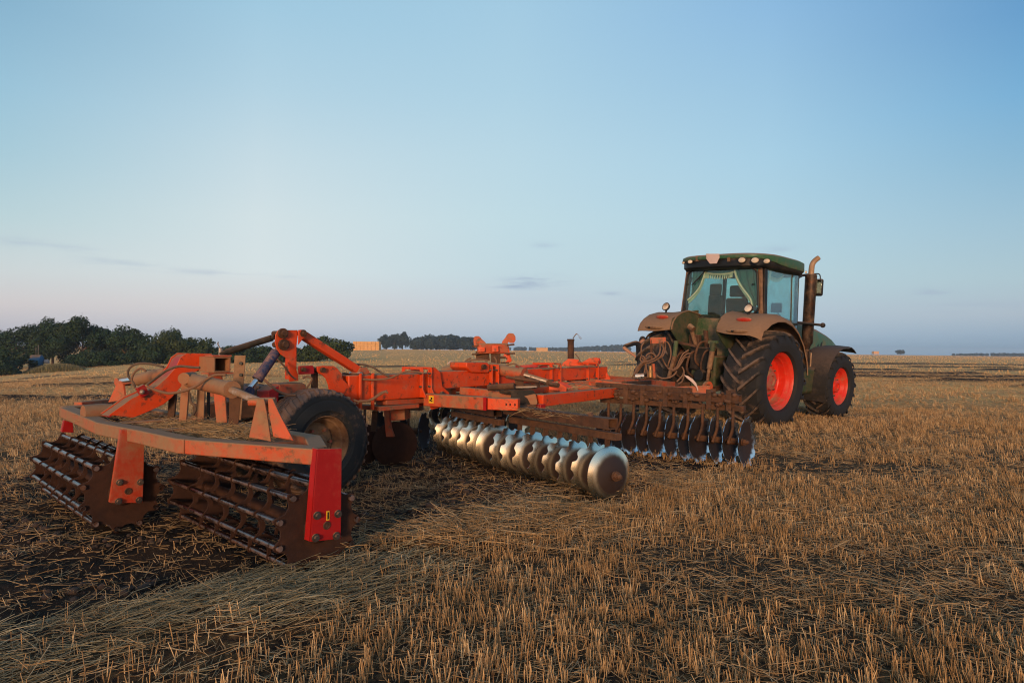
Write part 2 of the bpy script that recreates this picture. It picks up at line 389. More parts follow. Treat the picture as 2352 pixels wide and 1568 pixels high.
m_glass = glassmat()
m_mirror, nt_, b_, _ = newmat('mirror_glass'); b_.inputs['Metallic'].default_value = 1; b_.inputs['Roughness'].default_value = .05; b_.inputs['Base Color'].default_value = (.22, .26, .24, 1)

# crop-to-view conversions used while measuring the photograph
def K(ox, oy, sc): return lambda x, y: (ox + x * sc, oy + y * sc)
k1 = K(55.1, 716.6, .38676); k2 = K(551.25, 716.6, .25784); k3 = K(918.75, 753.4, .27344); k4 = K(1433.25, 551.25, .29291)
k5 = K(1359.75, 826.9, .1758); b4 = K(91.9, 790.1, .15625); b5 = K(349.1, 790.1, .1406); b6 = K(1084.1, 753.4, .125); b7 = K(1470., 826.9, .10937)
# ---------------------------------------------------------------- terrain
def vnoise(x, y, seed=0):
    """smooth value noise, numpy"""
    xi = np.floor(x).astype(np.int64); yi = np.floor(y).astype(np.int64); fx = x - xi; fy = y - yi
    fx = fx * fx * (3 - 2 * fx); fy = fy * fy * (3 - 2 * fy)
    def h(a, b):
        n = (a * 374761393 + b * 668265263 + seed * 1442695041) & 0x7fffffff
        n = ((n ^ (n >> 13)) * 1274126177) & 0x7fffffff
        return ((n ^ (n >> 16)) & 0xffff) / 65535.0
    return (h(xi, yi) * (1 - fx) + h(xi + 1, yi) * fx) * (1 - fy) + (h(xi, yi + 1) * (1 - fx) + h(xi + 1, yi + 1) * fx) * fy
def fbm(x, y, o=4, seed=0):
    s = 0; a = .5
    for i in range(o): s = s + a * vnoise(x * 2 ** i, y * 2 ** i, seed + i * 17); a *= .5
    return s
SU, CU = math.sin(R(40)), math.cos(R(40))               # travel direction of the harrow: azimuth 40 degrees
def uw(x, y): return x * SU + y * CU, x * CU - y * SU + 6.02
def sst(a, b, x):
    t = np.clip((x - a) / (b - a), 0, 1); return t * t * (3 - 2 * t)
def tilled(x, y):
    """1 where the soil has been turned by the discs"""
    u, wv = uw(x, y); n = (fbm(x * 1.1, y * 1.1, 3, 5) - .45) * .9
    right = 1 - sst(1.75, 2.25, wv + n * .5); left = sst(-3.6, -2.7, wv + n)
    front = 1 - sst(7.6, 8.8, u + n)
    # strip between the front and rear gangs reaches further right
    side = sst(4.9, 5.6, u + n * .6) * (1 - sst(8.0, 8.9, u + n)) * (1 - sst(2.5, 3.0, wv + n * .3)) * sst(1.5, 2.0, wv) * .8
    return np.maximum(right * left * front, side)
def swath(x, y):
    u, wv = uw(x, y); n = (fbm(x * .8, y * .8, 3, 9) - .45) * .5
    return sst(1.95, 2.2, wv + n) * (1 - sst(2.7, 3.25, wv + n)) * (1 - sst(1.5, 4.0, u))
def strips(x, y):
    """dark turned lines across the field on the right and patches on the left"""
    s = np.zeros_like(x)
    for y0, sl, wd, x0, x1 in ((35.5, .10, 1.1, 7, 40), (47, .14, 2.6, 9, 70), (57, .22, 2.0, 14, 80), (40, .18, 1.2, 12, 60), (72, .10, 3.0, 8, 90), (29, .08, .6, 9, 26), (92, .1, 4.5, 8, 110)):
        yy = y0 + (x - 18) * sl + (fbm(x * .25, y * .02, 3, int(y0)) - .45) * 5
        s = np.maximum(s, np.exp(-((y - yy) / wd) ** 2) * sst(x0, x0 + 6, x) * (.75 + .9 * fbm(x * .6, y * .6, 2, int(y0) + 3)) * sst(.18, .34, fbm(x * .10, y * .10, 2, int(y0) + 40)))
    for y0, wd in ((28., 1.3), (19.5, .9), (58, 2.0), (38, 1.2)):
        yy = y0 + (fbm(x * .2, x * 0, 3, int(y0)) - .45) * 5 + (x + 15) * -.12
        s = np.maximum(s, np.exp(-((y - yy) / wd) ** 2) * (1 - sst(-3, 4, x)) * sst(.3, .55, fbm(x * .4, y * .4, 3, int(y0) + 31)) * .8)
    return s
def height(x, y):
    r = np.hypot(x, y); k = np.where(y > .5, x / np.maximum(y, .5), np.where(x < 0, -2., 2.))
    g = np.interp(k, [-2.5, -.784, -.58, -.48, -.24, -.1], [-3.2, -2.25, -1.0, -.85, -.3, 0.])
    z = g * sst(14, 100, r) * 1.0
    mid = np.interp(k, [-.3, -.15, .2, .5, .8], [1.1, 1.35, .9, .2, .0])
    z = z + mid * sst(110, 320, r) * np.where(y > 0, 1, 0) - g * sst(120, 330, r) * .9
    z = z + (fbm(x * .05, y * .05, 3, 2) - .45) * .25 * sst(6, 30, r)
    n = 1 - sst(25, 60, r)
    z = z + np.clip(strips(x, y), 0, 1) * .20 * sst(12, 20, r) * (.6 + .8 * fbm(x * 1.5, y * 1.5, 2, 77))
    z = z + n * ((fbm(x * .9, y * .9, 3, 11) - .45) * .05 + (fbm(x * 9, y * 9, 2, 12) - .4) * .012)
    t = tilled(x, y)
    z = z + t * ((fbm(x * 3.5, y * 3.5, 4, 14) - .45) * .13 - .01) * (1 - sst(20, 30, r))
    u, wv = uw(x, y); z = z + .09 * np.exp(-((wv - 2.55) / .45) ** 2) * sst(2.3, 3.2, u) * (1 - sst(5.2, 6.2, u)) * sst(.3, .6, fbm(x * 1.6, y * 1.6, 3, 71))
    sw = swath(x, y); z = z + sw * (.05 + .05 * fbm(x * 3, y * 3, 2, 6))
    return z
def hz(x, y): return float(height(np.array([float(x)]), np.array([float(y)]))[0])

# angular columns: fine in front of the camera, coarse behind it
azs = np.radians(np.concatenate([np.arange(-50, 50.001, .22), np.arange(54, 309, 4.5)])); azs = np.append(azs, azs[0] + 2 * np.pi)
rs = np.concatenate([[.02], np.geomspace(.6, 60, 760), np.geomspace(60.6, 1520, 170)])
A, Rr = np.meshgrid(azs[:-1], rs); gx = (Rr * np.sin(A)).ravel(); gy = (Rr * np.cos(A)).ravel(); gz = height(gx, gy)
nc = len(azs) - 1; nr = len(rs)
ii, jj = np.meshgrid(np.arange(nr - 1), np.arange(nc), indexing='ij'); j2 = (jj + 1) % nc
Fq = np.stack([ii * nc + jj, ii * nc + j2, (ii + 1) * nc + j2, (ii + 1) * nc + jj], -1).reshape(-1, 4)[:, ::-1]
rad = np.hypot(gx, gy)
t_att = np.maximum(tilled(gx, gy), strips(gx, gy) * sst(9, 16, rad)); s_att = np.where(gy < 0, .8, sst(7, 34, rad))
m_ground, nt, b, out = newmat('stubble_soil')
g = N(nt, 'ShaderNodeNewGeometry'); pos = g.outputs['Position']
at = N(nt, 'ShaderNodeAttribute', attribute_name='tilled'); as_ = N(nt, 'ShaderNodeAttribute', attribute_name='straw')
mp = N(nt, 'ShaderNodeMapping'); nt.links.new(pos, mp.inputs[0]); mp.inputs['Scale'].default_value = (.12, .5, 1)
n1 = NOISE(nt, pos, 1.3, 8, .65); n2 = NOISE(nt, pos, 16, 8, .75); n3 = NOISE(nt, pos, 130, 4, .7); n4 = NOISE(nt, mp.outputs[0], 1.0, 8, .65)
soil = MIX(nt, n2, (.012, .008, .006), (.046, .028, .019)); soil = MIX(nt, MAPR(nt, n3, .5, .8), soil, (.085, .055, .035))
fibre = NOISE(nt, pos, 55, 6, .8)
straw = MIX(nt, MAPR(nt, fibre, .3, .7), (.22, .12, .05), (.62, .38, .16)); straw = MIX(nt, MAPR(nt, n4, .35, .65), straw, MIX(nt, n2, (.70, .34, .10), (.98, .54, .18)))  # golden tones carry the low sun that upright far stalks would catch
cov = M(nt, 'ADD', M(nt, 'MULTIPLY', as_.outputs['Fac'], .80), M(nt, 'SUBTRACT', M(nt, 'MULTIPLY', n2, .9), .38))
cov = M(nt, 'SUBTRACT', cov, M(nt, 'MULTIPLY', at.outputs['Fac'], 1.1)); cov = MAPR(nt, cov, 0., .85)
nt.links.new(MIX(nt, cov, soil, straw), b.inputs['Base Color']); b.inputs['Roughness'].default_value = .95; b.inputs['Specular IOR Level'].default_value = .1
bump(nt, b, M(nt, 'ADD', M(nt, 'MULTIPLY', n2, 2.), n3), .7, .02)
ground = npmesh('ground', np.stack([gx, gy, gz], -1), Fq, m_ground, {'tilled': t_att, 'straw': s_att}, smooth=True)
tag(ground, 'stubble field of brown soil and cut straw reaching to the horizon', kind='structure')
del gx, gy, A, Rr, ii, jj, j2, Fq, t_att, s_att, rad

# ---------------------------------------------------------------- straw and stubble
def strawmat(name, dark, mid, light):
    m, nt, b, out = newmat(name); a = N(nt, 'ShaderNodeAttribute', attribute_name='tint')
    c = RAMP(nt, a.outputs['Fac'], [(0., dark), (.5, mid), (1., light)])
    g = N(nt, 'ShaderNodeNewGeometry'); n = NOISE(nt, g.outputs['Position'], 2.2, 4, .6)
    c = MIX(nt, MAPR(nt, n, .35, .65), tuple(v * .62 for v in mid), c)
    nt.links.new(c, b.inputs['Base Color']); b.inputs['Roughness'].default_value = .6; b.inputs['Specular IOR Level'].default_value = .25
    return m
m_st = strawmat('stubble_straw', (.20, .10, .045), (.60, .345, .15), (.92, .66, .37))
m_sg = strawmat('loose_straw', (.18, .105, .05), (.52, .32, .145), (.80, .58, .33))
m_sw = strawmat('flattened_straw', (.12, .10, .055), (.34, .28, .16), (.66, .56, .36))
def prisms(P, D, L, Rd, tint, bend=0.):
    """P base, D unit direction, L length, Rd radius -> triangular stalks with a middle ring"""
    n = len(P); ref = np.where(np.abs(D[:, 2:3]) > .9, np.array([[1., 0, 0]]), np.array([[0, 0, 1.]]))
    S = np.cross(D, ref); S /= np.linalg.norm(S, axis=1, keepdims=True); T = np.cross(D, S)
    ph = rng.uniform(0, 2 * np.pi, n); V = np.empty((n, 9, 3))
    bv = (S * np.cos(ph)[:, None] + T * np.sin(ph)[:, None]) * (bend * L)[:, None] if np.ndim(bend) or bend else np.zeros((n, 3))
    for q, (t, rr) in enumerate(((0, 1.), (.55, .95), (1., .75))):
        c = P + D * (L * t)[:, None] + bv * (1 - (2 * t - 1) ** 2)
        for k in range(3):
            a = ph + k * 2.0944; V[:, q * 3 + k] = c + (S * np.cos(a)[:, None] + T * np.sin(a)[:, None]) * (Rd * rr)[:, None]
    base = (np.arange(n) * 9)[:, None, None]
    fq = np.array([[q * 3 + k, q * 3 + (k + 1) % 3, q * 3 + 3 + (k + 1) % 3, q * 3 + 3 + k] for q in range(2) for k in range(3)])[None]
    return V.reshape(-1, 3), (base + fq).reshape(-1, 4), np.repeat(tint, 9)
def wedge(n, r0, r1, kmax=.9, side=2.2):
    yy = np.linspace(r0 if r0 > 1.5 else .4, r1, 400); wd = kmax * yy + side; cdf = np.cumsum(wd); cdf /= cdf[-1]; y = np.interp(rng.uniform(0, 1, n), cdf, yy)
    return rng.uniform(-1, 1, n) * (kmax * y + side), y
ROW_AZ = R(10); rc, rsn = math.cos(ROW_AZ), math.sin(ROW_AZ)
def rowsnap(x, y, sp=.17, jit=.038):
    """pull points to sowing rows that run at azimuth 10 degrees"""
    a = x * rc - y * rsn; b_ = x * rsn + y * rc; a = a + (fbm(b_ * .35, b_ * 0, 2, 3) - .45) * .15
    a2 = np.round(a / sp) * sp + rng.normal(0, jit, len(x)) - (fbm(b_ * .35, b_ * 0, 2, 3) - .45) * .15
    return a2 * rc + b_ * rsn, -a2 * rsn + b_ * rc
def stand(n, r0, r1, rad, hmul=1., keep=1.):
    nt_ = n // 7; x, y = wedge(nt_, r0, r1); x, y = rowsnap(x, y)
    x = np.repeat(x, 7) + rng.normal(0, .018, nt_ * 7); y = np.repeat(y, 7) + rng.normal(0, .032, nt_ * 7)
    u, wv = uw(x, y); t = np.maximum(tilled(x, y), np.clip(strips(x, y) * 1.2, 0, 1)); pat = fbm(x * .7, y * .7, 3, 21)
    p = (1 - .86 * t) * (1 - .75 * swath(x, y)) * sst(.27, .55, pat + .10 * np.repeat(rng.standard_normal(nt_), 7))
    m = rng.uniform(0, 1, len(x)) < p * keep; x, y, t = x[m], y[m], t[m]; n = len(x)
    lean = rng.normal(0, .16, (n, 2)) + np.stack([(fbm(x * .5, y * .5, 2, 8) - .45) * .9 - .12, (fbm(x * .5, y * .5, 2, 18) - .45) * .7], -1)
    lean += rng.normal(0, .45, (n, 2)) * (t > .4)[:, None]
    D = np.concatenate([lean, np.ones((n, 1))], 1); D /= np.linalg.norm(D, axis=1, keepdims=True)
    L = rng.uniform(.045, .15, n) * (.55 + .8 * fbm(x * .8, y * .8, 2, 33)) * np.repeat(rng.uniform(.7, 1.25, nt_), 7)[m] * hmul * (1 - .3 * (t > .4))
    P = np.stack([x, y, height(x, y) - .012], -1); return P, D, L, rng.uniform(.7, 1.25, n) * rad, rng.beta(1.1, 1.1, n)
def lie(n, r0, r1, rad, where=None, lmin=.06, lmax=.3, aim=None, lift=.03):
    x, y = wedge(n, r0, r1); p = where(x, y) if where else np.ones(n); m = rng.uniform(0, 1, n) < p; x, y = x[m], y[m]; n = len(x)
    a = rng.uniform(0, 2 * np.pi, n) if aim is None else np.pi / 2 - aim + rng.normal(0, .45, n)
    el = np.abs(rng.normal(0, .13, n)) + rng.normal(0, .06, n)
    D = np.stack([np.cos(a) * np.cos(el), np.sin(a) * np.cos(el), np.sin(el)], -1); L = rng.uniform(lmin, lmax, n) ** 1.0
    P = np.stack([x, y, height(x, y) + rng.uniform(0, lift, n)], -1); return P, D, L, rng.uniform(.7, 1.2, n) * rad, rng.beta(1, 1.3, n)
def build(name, mat, sets, label, bend=.05):
    Vs, Fs, Ts, o = [], [], [], 0
    for P, D, L, rd, ti in sets:
        V, Fq, T = prisms(P, D, L, rd, ti, rng.uniform(0, bend, len(P)) if bend else 0.); Vs.append(V); Fs.append(Fq + o); Ts.append(T); o += len(V)
    ob = npmesh(name, np.concatenate(Vs), np.concatenate(Fs), mat, {'tint': np.concatenate(Ts)})
    return tag(ob, label, kind='stuff')
open_ = lambda x, y: (1 - .75 * tilled(x, y)) * (.45 + sst(.3, .6, fbm(x * .9, y * .9, 3, 51)))
m_stf = strawmat('sunlit_far_straw', (.42, .22, .085), (.84, .48, .19), (.98, .68, .34))  # same straw, colour lightened to stand in for sunlit tops and faces
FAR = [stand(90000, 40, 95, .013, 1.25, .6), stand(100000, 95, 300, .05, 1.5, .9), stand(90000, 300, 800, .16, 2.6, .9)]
build('stubble', m_st, [stand(165000, 1.2, 8, .0025, .92), stand(215000, 8, 18, .003, .95), stand(110000, 18, 40, .0055, 1.1, .8)],
      'short upright stubble of cut straw standing in rows across the brown field', .02)
build('far_stubble', m_stf, FAR, 'stubble of the far part of the field up to the horizon, coloured paler as if sunlit', .0)
build('loose_straw', m_sg, [lie(60000, 1.2, 8, .0019, open_, .03, .13), lie(60000, 1.4, 12, .0021, lambda x, y: (1 - tilled(x, y)) * sst(.47, .62, fbm(x * 1.5 + 7, y * 1.5, 3, 83)), .04, .22, None, .07), lie(95000, 1.2, 8, .0012, open_, .012, .05), lie(8000, 1.2, 7, .0022, open_, .08, .26), lie(60000, 8, 20, .0028, open_, .04, .18), lie(40000, 20, 50, .006, open_, .1, .45), lie(26000, 1.2, 9, .0016, lambda x, y: tilled(x, y) * .7, .03, .15), lie(2000, 1.2, 9, .0022, lambda x, y: tilled(x, y), .1, .25),
                            lie(60000, 4.2, 10.5, .0022, lambda x, y: (lambda u, wv: sst(1.7, 2.3, wv) * (1 - sst(2.9, 3.5, wv)) * sst(2.2, 3.4, u) * (1 - sst(6.5, 7.6, u)) * sst(.33, .55, fbm(x * 1.6, y * 1.6, 3, 71)))(*uw(x, y)), .08, .35, None, .10)],
      'loose broken straw lying scattered over the stubble and soil', .10)
build('straw_swath', m_sw, [lie(100000, 1.2, 7.5, .0016, lambda x, y: swath(x, y) * sst(.2, .45, fbm(x * 1.3, y * 1.3, 2, 61) + .1), .08, .28, R(58), .06)],
      'greyish flattened band of long straw pressed down beside the roller track', .12)
# soil clods on the turned ground
def clods(n, r0, r1, smin, smax):
    x, y = wedge(n, r0, r1); m = rng.uniform(0, 1, n) < tilled(x, y) * sst(.25, .5, fbm(x * 2, y * 2, 2, 91)); x, y = x[m], y[m]; n = len(x)
    ico = bmesh.new(); bmesh.ops.create_icosphere(ico, subdivisions=1, radius=1); iv = np.array([v.co for v in ico.verts]); jf = np.array([[v.index for v in f.verts] for f in ico.faces]); ico.free()
    s = rng.uniform(smin, smax, n) ** 1.0 * rng.uniform(.5, 1, n); sc = rng.uniform(.6, 1.25, (n, 1, 3)) * np.array([1, 1, .7])
    V = iv[None] * sc * (s[:, None, None]) * rng.uniform(.72, 1.2, (n, len(iv), 1)); a = rng.uniform(0, 6.28, n); ca, sa = np.cos(a)[:, None], np.sin(a)[:, None]
    V = np.stack([V[..., 0] * ca - V[..., 1] * sa, V[..., 0] * sa + V[..., 1] * ca, V[..., 2]], -1)
    V += np.stack([x, y, height(x, y) + s * .15], -1)[:, None]
    return V.reshape(-1, 3), (jf[None] + (np.arange(n) * len(iv))[:, None, None]).reshape(-1, 3)
m_clod, nt, b, out = newmat('soil_clod'); g = N(nt, 'ShaderNodeNewGeometry'); n2 = NOISE(nt, g.outputs['Position'], 30, 6, .7)
nt.links.new(MIX(nt, n2, (.022, .013, .009), (.075, .043, .028)), b.inputs['Base Color']); b.inputs['Roughness'].default_value = .95; bump(nt, b, n2, .6, .01)
V1, F1 = clods(36000, 1.3, 11, .012, .05); tag(npmesh('soil_clods', V1, F1, m_clod), 'dark crumbly soil clods on the freshly turned ground', kind='stuff')

# ---------------------------------------------------------------- trees and far field edge
def leafmat(name, dark, light, hue=(.10, .10, .03)):
    m, nt, b, out = newmat(name); a = N(nt, 'ShaderNodeAttribute', attribute_name='tint')
    g = N(nt, 'ShaderNodeNewGeometry'); n = NOISE(nt, g.outputs['Position'], .45, 4, .6)
    c = MIX(nt, a.outputs['Fac'], dark, light); c = MIX(nt, MAPR(nt, n, .5, .72, 0, .55), c, hue)
    nt.links.new(c, b.inputs['Base Color']); b.inputs['Roughness'].default_value = .7; b.inputs['Specular IOR Level'].default_value = .2
    return m
m_leaf = leafmat('dark_foliage', (.004, .012, .005), (.028, .056, .018), (.036, .036, .012))
m_leaf2 = leafmat('olive_foliage', (.008, .017, .005), (.048, .070, .018), (.050, .044, .013))
m_leaf3 = leafmat('far_foliage', (.008, .016, .013), (.028, .042, .030), (.022, .028, .018))
m_bark = paint('bark', (.10, .055, .035), .2, .9)
def crown(cx, cy, cz, rx, rz, n, leaf, mat, seed, nb=26, ry=None, name='crown', low=-.75):
    r = np.random.default_rng(seed); ry = ry or rx * .8
    d = r.normal(size=(nb, 3)); d /= np.linalg.norm(d, axis=1, keepdims=True); d[:, 2] = np.where(d[:, 2] < low, -d[:, 2], d[:, 2])
    q = r.uniform(.35, .86, nb)[:, None]; hz_s = np.where(d[:, 2] < .2, 1.35 / np.maximum(np.hypot(d[:, 0], d[:, 1]), .6), 1.15)[:, None]; bc = d * q * np.array([rx, ry, rz]); bc[:, :2] *= hz_s; br = r.uniform(.26, .46, nb)
    i = r.integers(0, nb, n); e = r.normal(size=(n, 3)); e /= np.linalg.norm(e, axis=1, keepdims=True)
    rr = r.uniform(.55, 1.08, n) ** .6
    c = bc[i] + e * (br[i] * rr)[:, None] * np.array([rx, ry, rz])
    c[:, 2] *= 1 + .06 * r.standard_normal(n)
    nrm = e + r.normal(0, .5, (n, 3)); nrm /= np.linalg.norm(nrm, axis=1, keepdims=True)
    t1 = np.cross(nrm, r.normal(size=(n, 3))); t1 /= np.linalg.norm(t1, axis=1, keepdims=True); t2 = np.cross(nrm, t1)
    s = (leaf * r.uniform(.5, 1.3, n))[:, None]; C = c + np.array([0, 0, cz])
    V = np.stack([C + t1 * s, C + t2 * s * .7, C - t1 * s * .9, C - t2 * s * .75], 1).reshape(-1, 3)
    Fq = np.arange(n * 4).reshape(-1, 4); tint = np.repeat(np.clip(r.beta(2, 2.5, n) * .7 + .3 * (br[i] - .22) / .2, 0, 1), 4)
    return npmesh(name, V, Fq, mat, {'tint': tint})
def tree(vx, vtop, Yd, half, label, cat='tree', mat=None, seed=1, base=None, n=5200, leaf=.17, trunk=.25, name='tree', group=None, nb=26, low=-.75, trunks=((0, 0),), dz=0.):
    """vx: where it stands in the photo, vtop: where its top is, half: half width there, all measured, at distance Yd"""
    d = ray(vx, vtop); x = d.x * Yd; top = CAMZ + d.z * Yd; zb = hz(x, Yd) - .2 if base is None else base
    H = top - zb; rx = half / F * Yd; root = empty(name, (x, Yd, zb)); tag(root, label, cat, group)
    cz = H * (.5 + trunk * .5); rz = H * (.5 - trunk * .5) * 1.08
    o = crown(0, 0, cz, rx, rz, n, leaf, mat or m_leaf, seed, nb, low=low); o.parent = root
    mb = MB()
    for tx_, ln in trunks:
        rr = .03 * H * (.6 + .4 * (ln == 0))
        mb.tube([(tx_ * rx, 0, -.3), (tx_ * rx * 1.1, 0, H * .3), (tx_ * rx + ln, .1, H * .62)], rr, 8, True, lambda t: 1 - .6 * t)
        for s in (-1, 1): mb.tube([(tx_ * rx * 1.05, 0, H * .28), (tx_ * rx + s * rx * .35, s * .3, H * .62)], rr * .5, 6, False, lambda t: 1 - .5 * t)
    obj('trunk', mb, m_bark, root); return root
T_ = 'trees and bushes at the left field edge'
for i, (vx, vt, Yd, half, lab, cat, mt, n, tr) in enumerate((
    (38, 748, 104, 62, 'dark green tree at the far left edge of the picture behind the low bushes', 'tree', m_leaf, 6500, .12),
    (122, 737, 101, 42, 'dark round tree directly right of the blue tank, lower than its big neighbour', 'tree', m_leaf, 6000, .12),
    (190, 726, 100, 56, 'tallest dark domed tree in the left tree line, with a bare pale trunk showing', 'tree', m_leaf, 9000, .2),
    (243, 762, 106, 32, 'narrow dark tree tucked behind the right side of the tallest domed tree', 'tree', m_leaf, 4000, .1),
    (290, 752, 99, 48, 'dark spreading tree just right of the tallest domed tree', 'tree', m_leaf, 6500, .1),
    (399, 759, 135, 22, 'small round treetop rising alone above the olive bushes behind the orange arm', 'tree', m_leaf, 3500, .3),
    (398, 771, 97, 62, 'broad olive green bush below the small round treetop', 'bush', m_leaf2, 7500, .03),
    (470, 783, 98, 40, 'olive bush directly behind the swan neck arm of the harrow', 'bush', m_leaf2, 5000, .03),
    (535, 796, 99, 48, 'low dark bush behind the black top rod of the harrow', 'bush', m_leaf, 5000, .03),
    (600, 800, 100, 48, 'low dark hedge bush between the top rod and the blue cylinder', 'bush', m_leaf, 5000, .03),
    (665, 797, 100, 45, 'low bush seen behind the orange mast of the harrow', 'bush', m_leaf, 4500, .03),
    (752, 774, 98, 46, 'large rounded green bush between the orange strut and the big straw stack', 'bush', m_leaf2, 9000, .03),
    (345, 792, 95, 40, 'dark bush at the foot of the trees above the stubble left of the orange arm', 'bush', m_leaf, 4500, .03))):
    tree(vx, vt, Yd, half * 1.12, lab, cat, mt, 100 + i, n=int(n * 1.6), trunk=tr if i == 2 else tr * .2, name=cat, group=T_, low=-1.1, trunks=((0, 0), (.25, .6)) if i == 2 else ((0, 0),))
for i, (vx, vt, Yd, half, lab) in enumerate(((22, 806, 84, 42, 'low dark bush in the left corner in front of the tank'), (0, 822, 80, 36, 'lowest dark shrub touching the left picture edge'),
    (235, 806, 92, 44, 'low dark shrub behind the right end of the reed patch'), (185, 800, 94, 40, 'low shrub at the foot of the tallest domed tree'))):
    tree(vx, vt, Yd, half, lab, 'shrub', m_leaf, 140 + i, n=4500, trunk=.0, name='shrub', group='shrubs in front of the left tree line', low=-1.1)
# reed patch
def reeds():
    n = 9000; r = np.random.default_rng(5); t = r.uniform(0, 1, n); vx = 58 + t * 135; x = np.empty(n); y = r.uniform(80, 87, n)
    x = (vx - 1176) / F * y + r.normal(0, .15, n); z = height(x, y); env = np.sin(np.clip(t, .02, .98) * np.pi) ** .5
    D = r.normal(0, .16, (n, 3)); D[:, 2] = 1; D /= np.linalg.norm(D, axis=1, keepdims=True)
    P = np.stack([x, y, z - .1], -1); L = r.uniform(.35, 1.05, n) * env
    tint = np.clip(r.beta(2, 2, n) * .8 + .2 * (y > 83), 0, 1); return P, D, L, np.full(n, .028), tint
m_reed = strawmat('reed', (.05, .08, .03), (.20, .17, .08), (.42, .28, .14))
build('reed_patch', m_reed, [reeds()], 'patch of tall brown and green reeds at the left field edge', .08)
# blue tank with its masts
zb = hz(-.727 * 90, 90); tk = empty('tank', (ray(84, 800).x * 90, 90, zb), (0, 0, .3)); tag(tk, 'blue tank half hidden between the trees at the left field edge', 'tank')
mb = MB(); mb.lathe((-.75, 0, 1.35), (1, 0, 0), [(0, 0), (.02, .55), (.15, .78), (1.35, .78), (1.5, .55), (1.52, 0)], 24); obj('tank_body', mb, paint('tank_blue', (.012, .12, .26), .15, .5), tk)
mb = MB(); mb.box((0, 0, .35), (1.5, 1.1, .7)); obj('frame', mb, m_dark, tk)
mb = MB(); mb.cyl((.2, 0, 2.0), (.2, 0, 3.5), .03, 8); mb.cyl((-.1, .1, 2.0), (-.1, .1, 3.2), .025, 8); obj('vent_pipe', mb, m_steel, tk)
mb = MB(); mb.lathe((.9, .2, 1.2), (1, 0, 0), [(0, .28), (.06, .30), (.12, .28), (.5, .27), (.5, 0)], 16); obj('side_drum', mb, m_pale, tk)
# straw stacks
m_bale, nt, b, out = newmat('baled_straw'); g = N(nt, 'ShaderNodeNewGeometry'); n2 = NOISE(nt, g.outputs['Position'], 3, 8, .75); n1 = NOISE(nt, g.outputs['Position'], .6, 4, .6)
nt.links.new(MIX(nt, n2, MIX(nt, n1, (.40, .17, .05), (.55, .27, .09)), (.70, .40, .15)), b.inputs['Base Color']); b.inputs['Roughness'].default_value = .95; bump(nt, b, n2, .8, .08)
def stack(vx0, vx1, vt, vb, Yd, label, nx, nz, name='straw_stack'):
    a = ray(vx0, vb); c = ray(vx1, vt); x0, x1 = a.x * Yd, c.x * Yd; z0 = CAMZ + a.z * Yd - .3; z1 = CAMZ + c.z * Yd
    root = empty(name, ((x0 + x1) / 2, Yd, z0)); tag(root, label, 'straw stack', 'stacks of straw bales on the far field')
    W, Hh = (x1 - x0) / nx, (z1 - z0) / nz; r = random.Random(int(vx0))
    proto = None
    for k in range(nz):
        for i in range(nx):
            for j in range(2):
                if proto is None:
                    mb = MB(); bm = bmesh.new(); bmesh.ops.create_cube(bm, size=1); bmesh.ops.bevel(bm, geom=bm.edges[:], offset=.05, segments=2, affect='EDGES', profile=.6)
                    bm.verts.index_update(); mb.add([v.co for v in bm.verts], [[v.index for v in f.verts] for f in bm.faces]); bm.free(); ob = proto = obj('bale', mb, m_bale, root)
                else:
                    ob = proto.copy(); COL.objects.link(ob); ob.parent = root
                ob.location = (x0 - (x0 + x1) / 2 + (i + .5) * W + r.uniform(-.05, .05), j * 2.4 + r.uniform(-.08, .08), (k + .5) * Hh); ob.scale = (W * r.uniform(.95, 1.0), 2.3, Hh * r.uniform(.97, 1.0)); ob.rotation_euler = (0, 0, r.uniform(-.02, .02))
stack(812, 872, 784.5, 803.5, 280, 'large square straw stack beside the rounded bush on the left field', 7, 4)
stack(1232, 1258, 798.5, 806, 620, 'tiny straw stack on the horizon behind the middle of the harrow', 6, 2)
stack(2006, 2018, 806.5, 812.5, 760, 'tiny straw stack on the horizon right of the tractor', 4, 3)
for i, (vx, vt, half, lab) in enumerate(((888, 771, 17, 'grey green poplar directly right of the large straw stack'), (906, 768, 15, 'middle poplar of the grey green group beside the straw stack'), (925, 764, 16, 'tallest poplar of the grey green group left of the dark wood'))):
    tree(vx, vt, 440, half, lab, 'tree', m_leaf3, 200 + i, n=3800, leaf=.55, trunk=.1, name='tree', group='poplars beside the large straw stack')
tree(2068, 804, 800, 9, 'small lone tree on the horizon right of the tractor', 'tree', m_leaf3, 210, n=900, leaf=.8, trunk=.15)
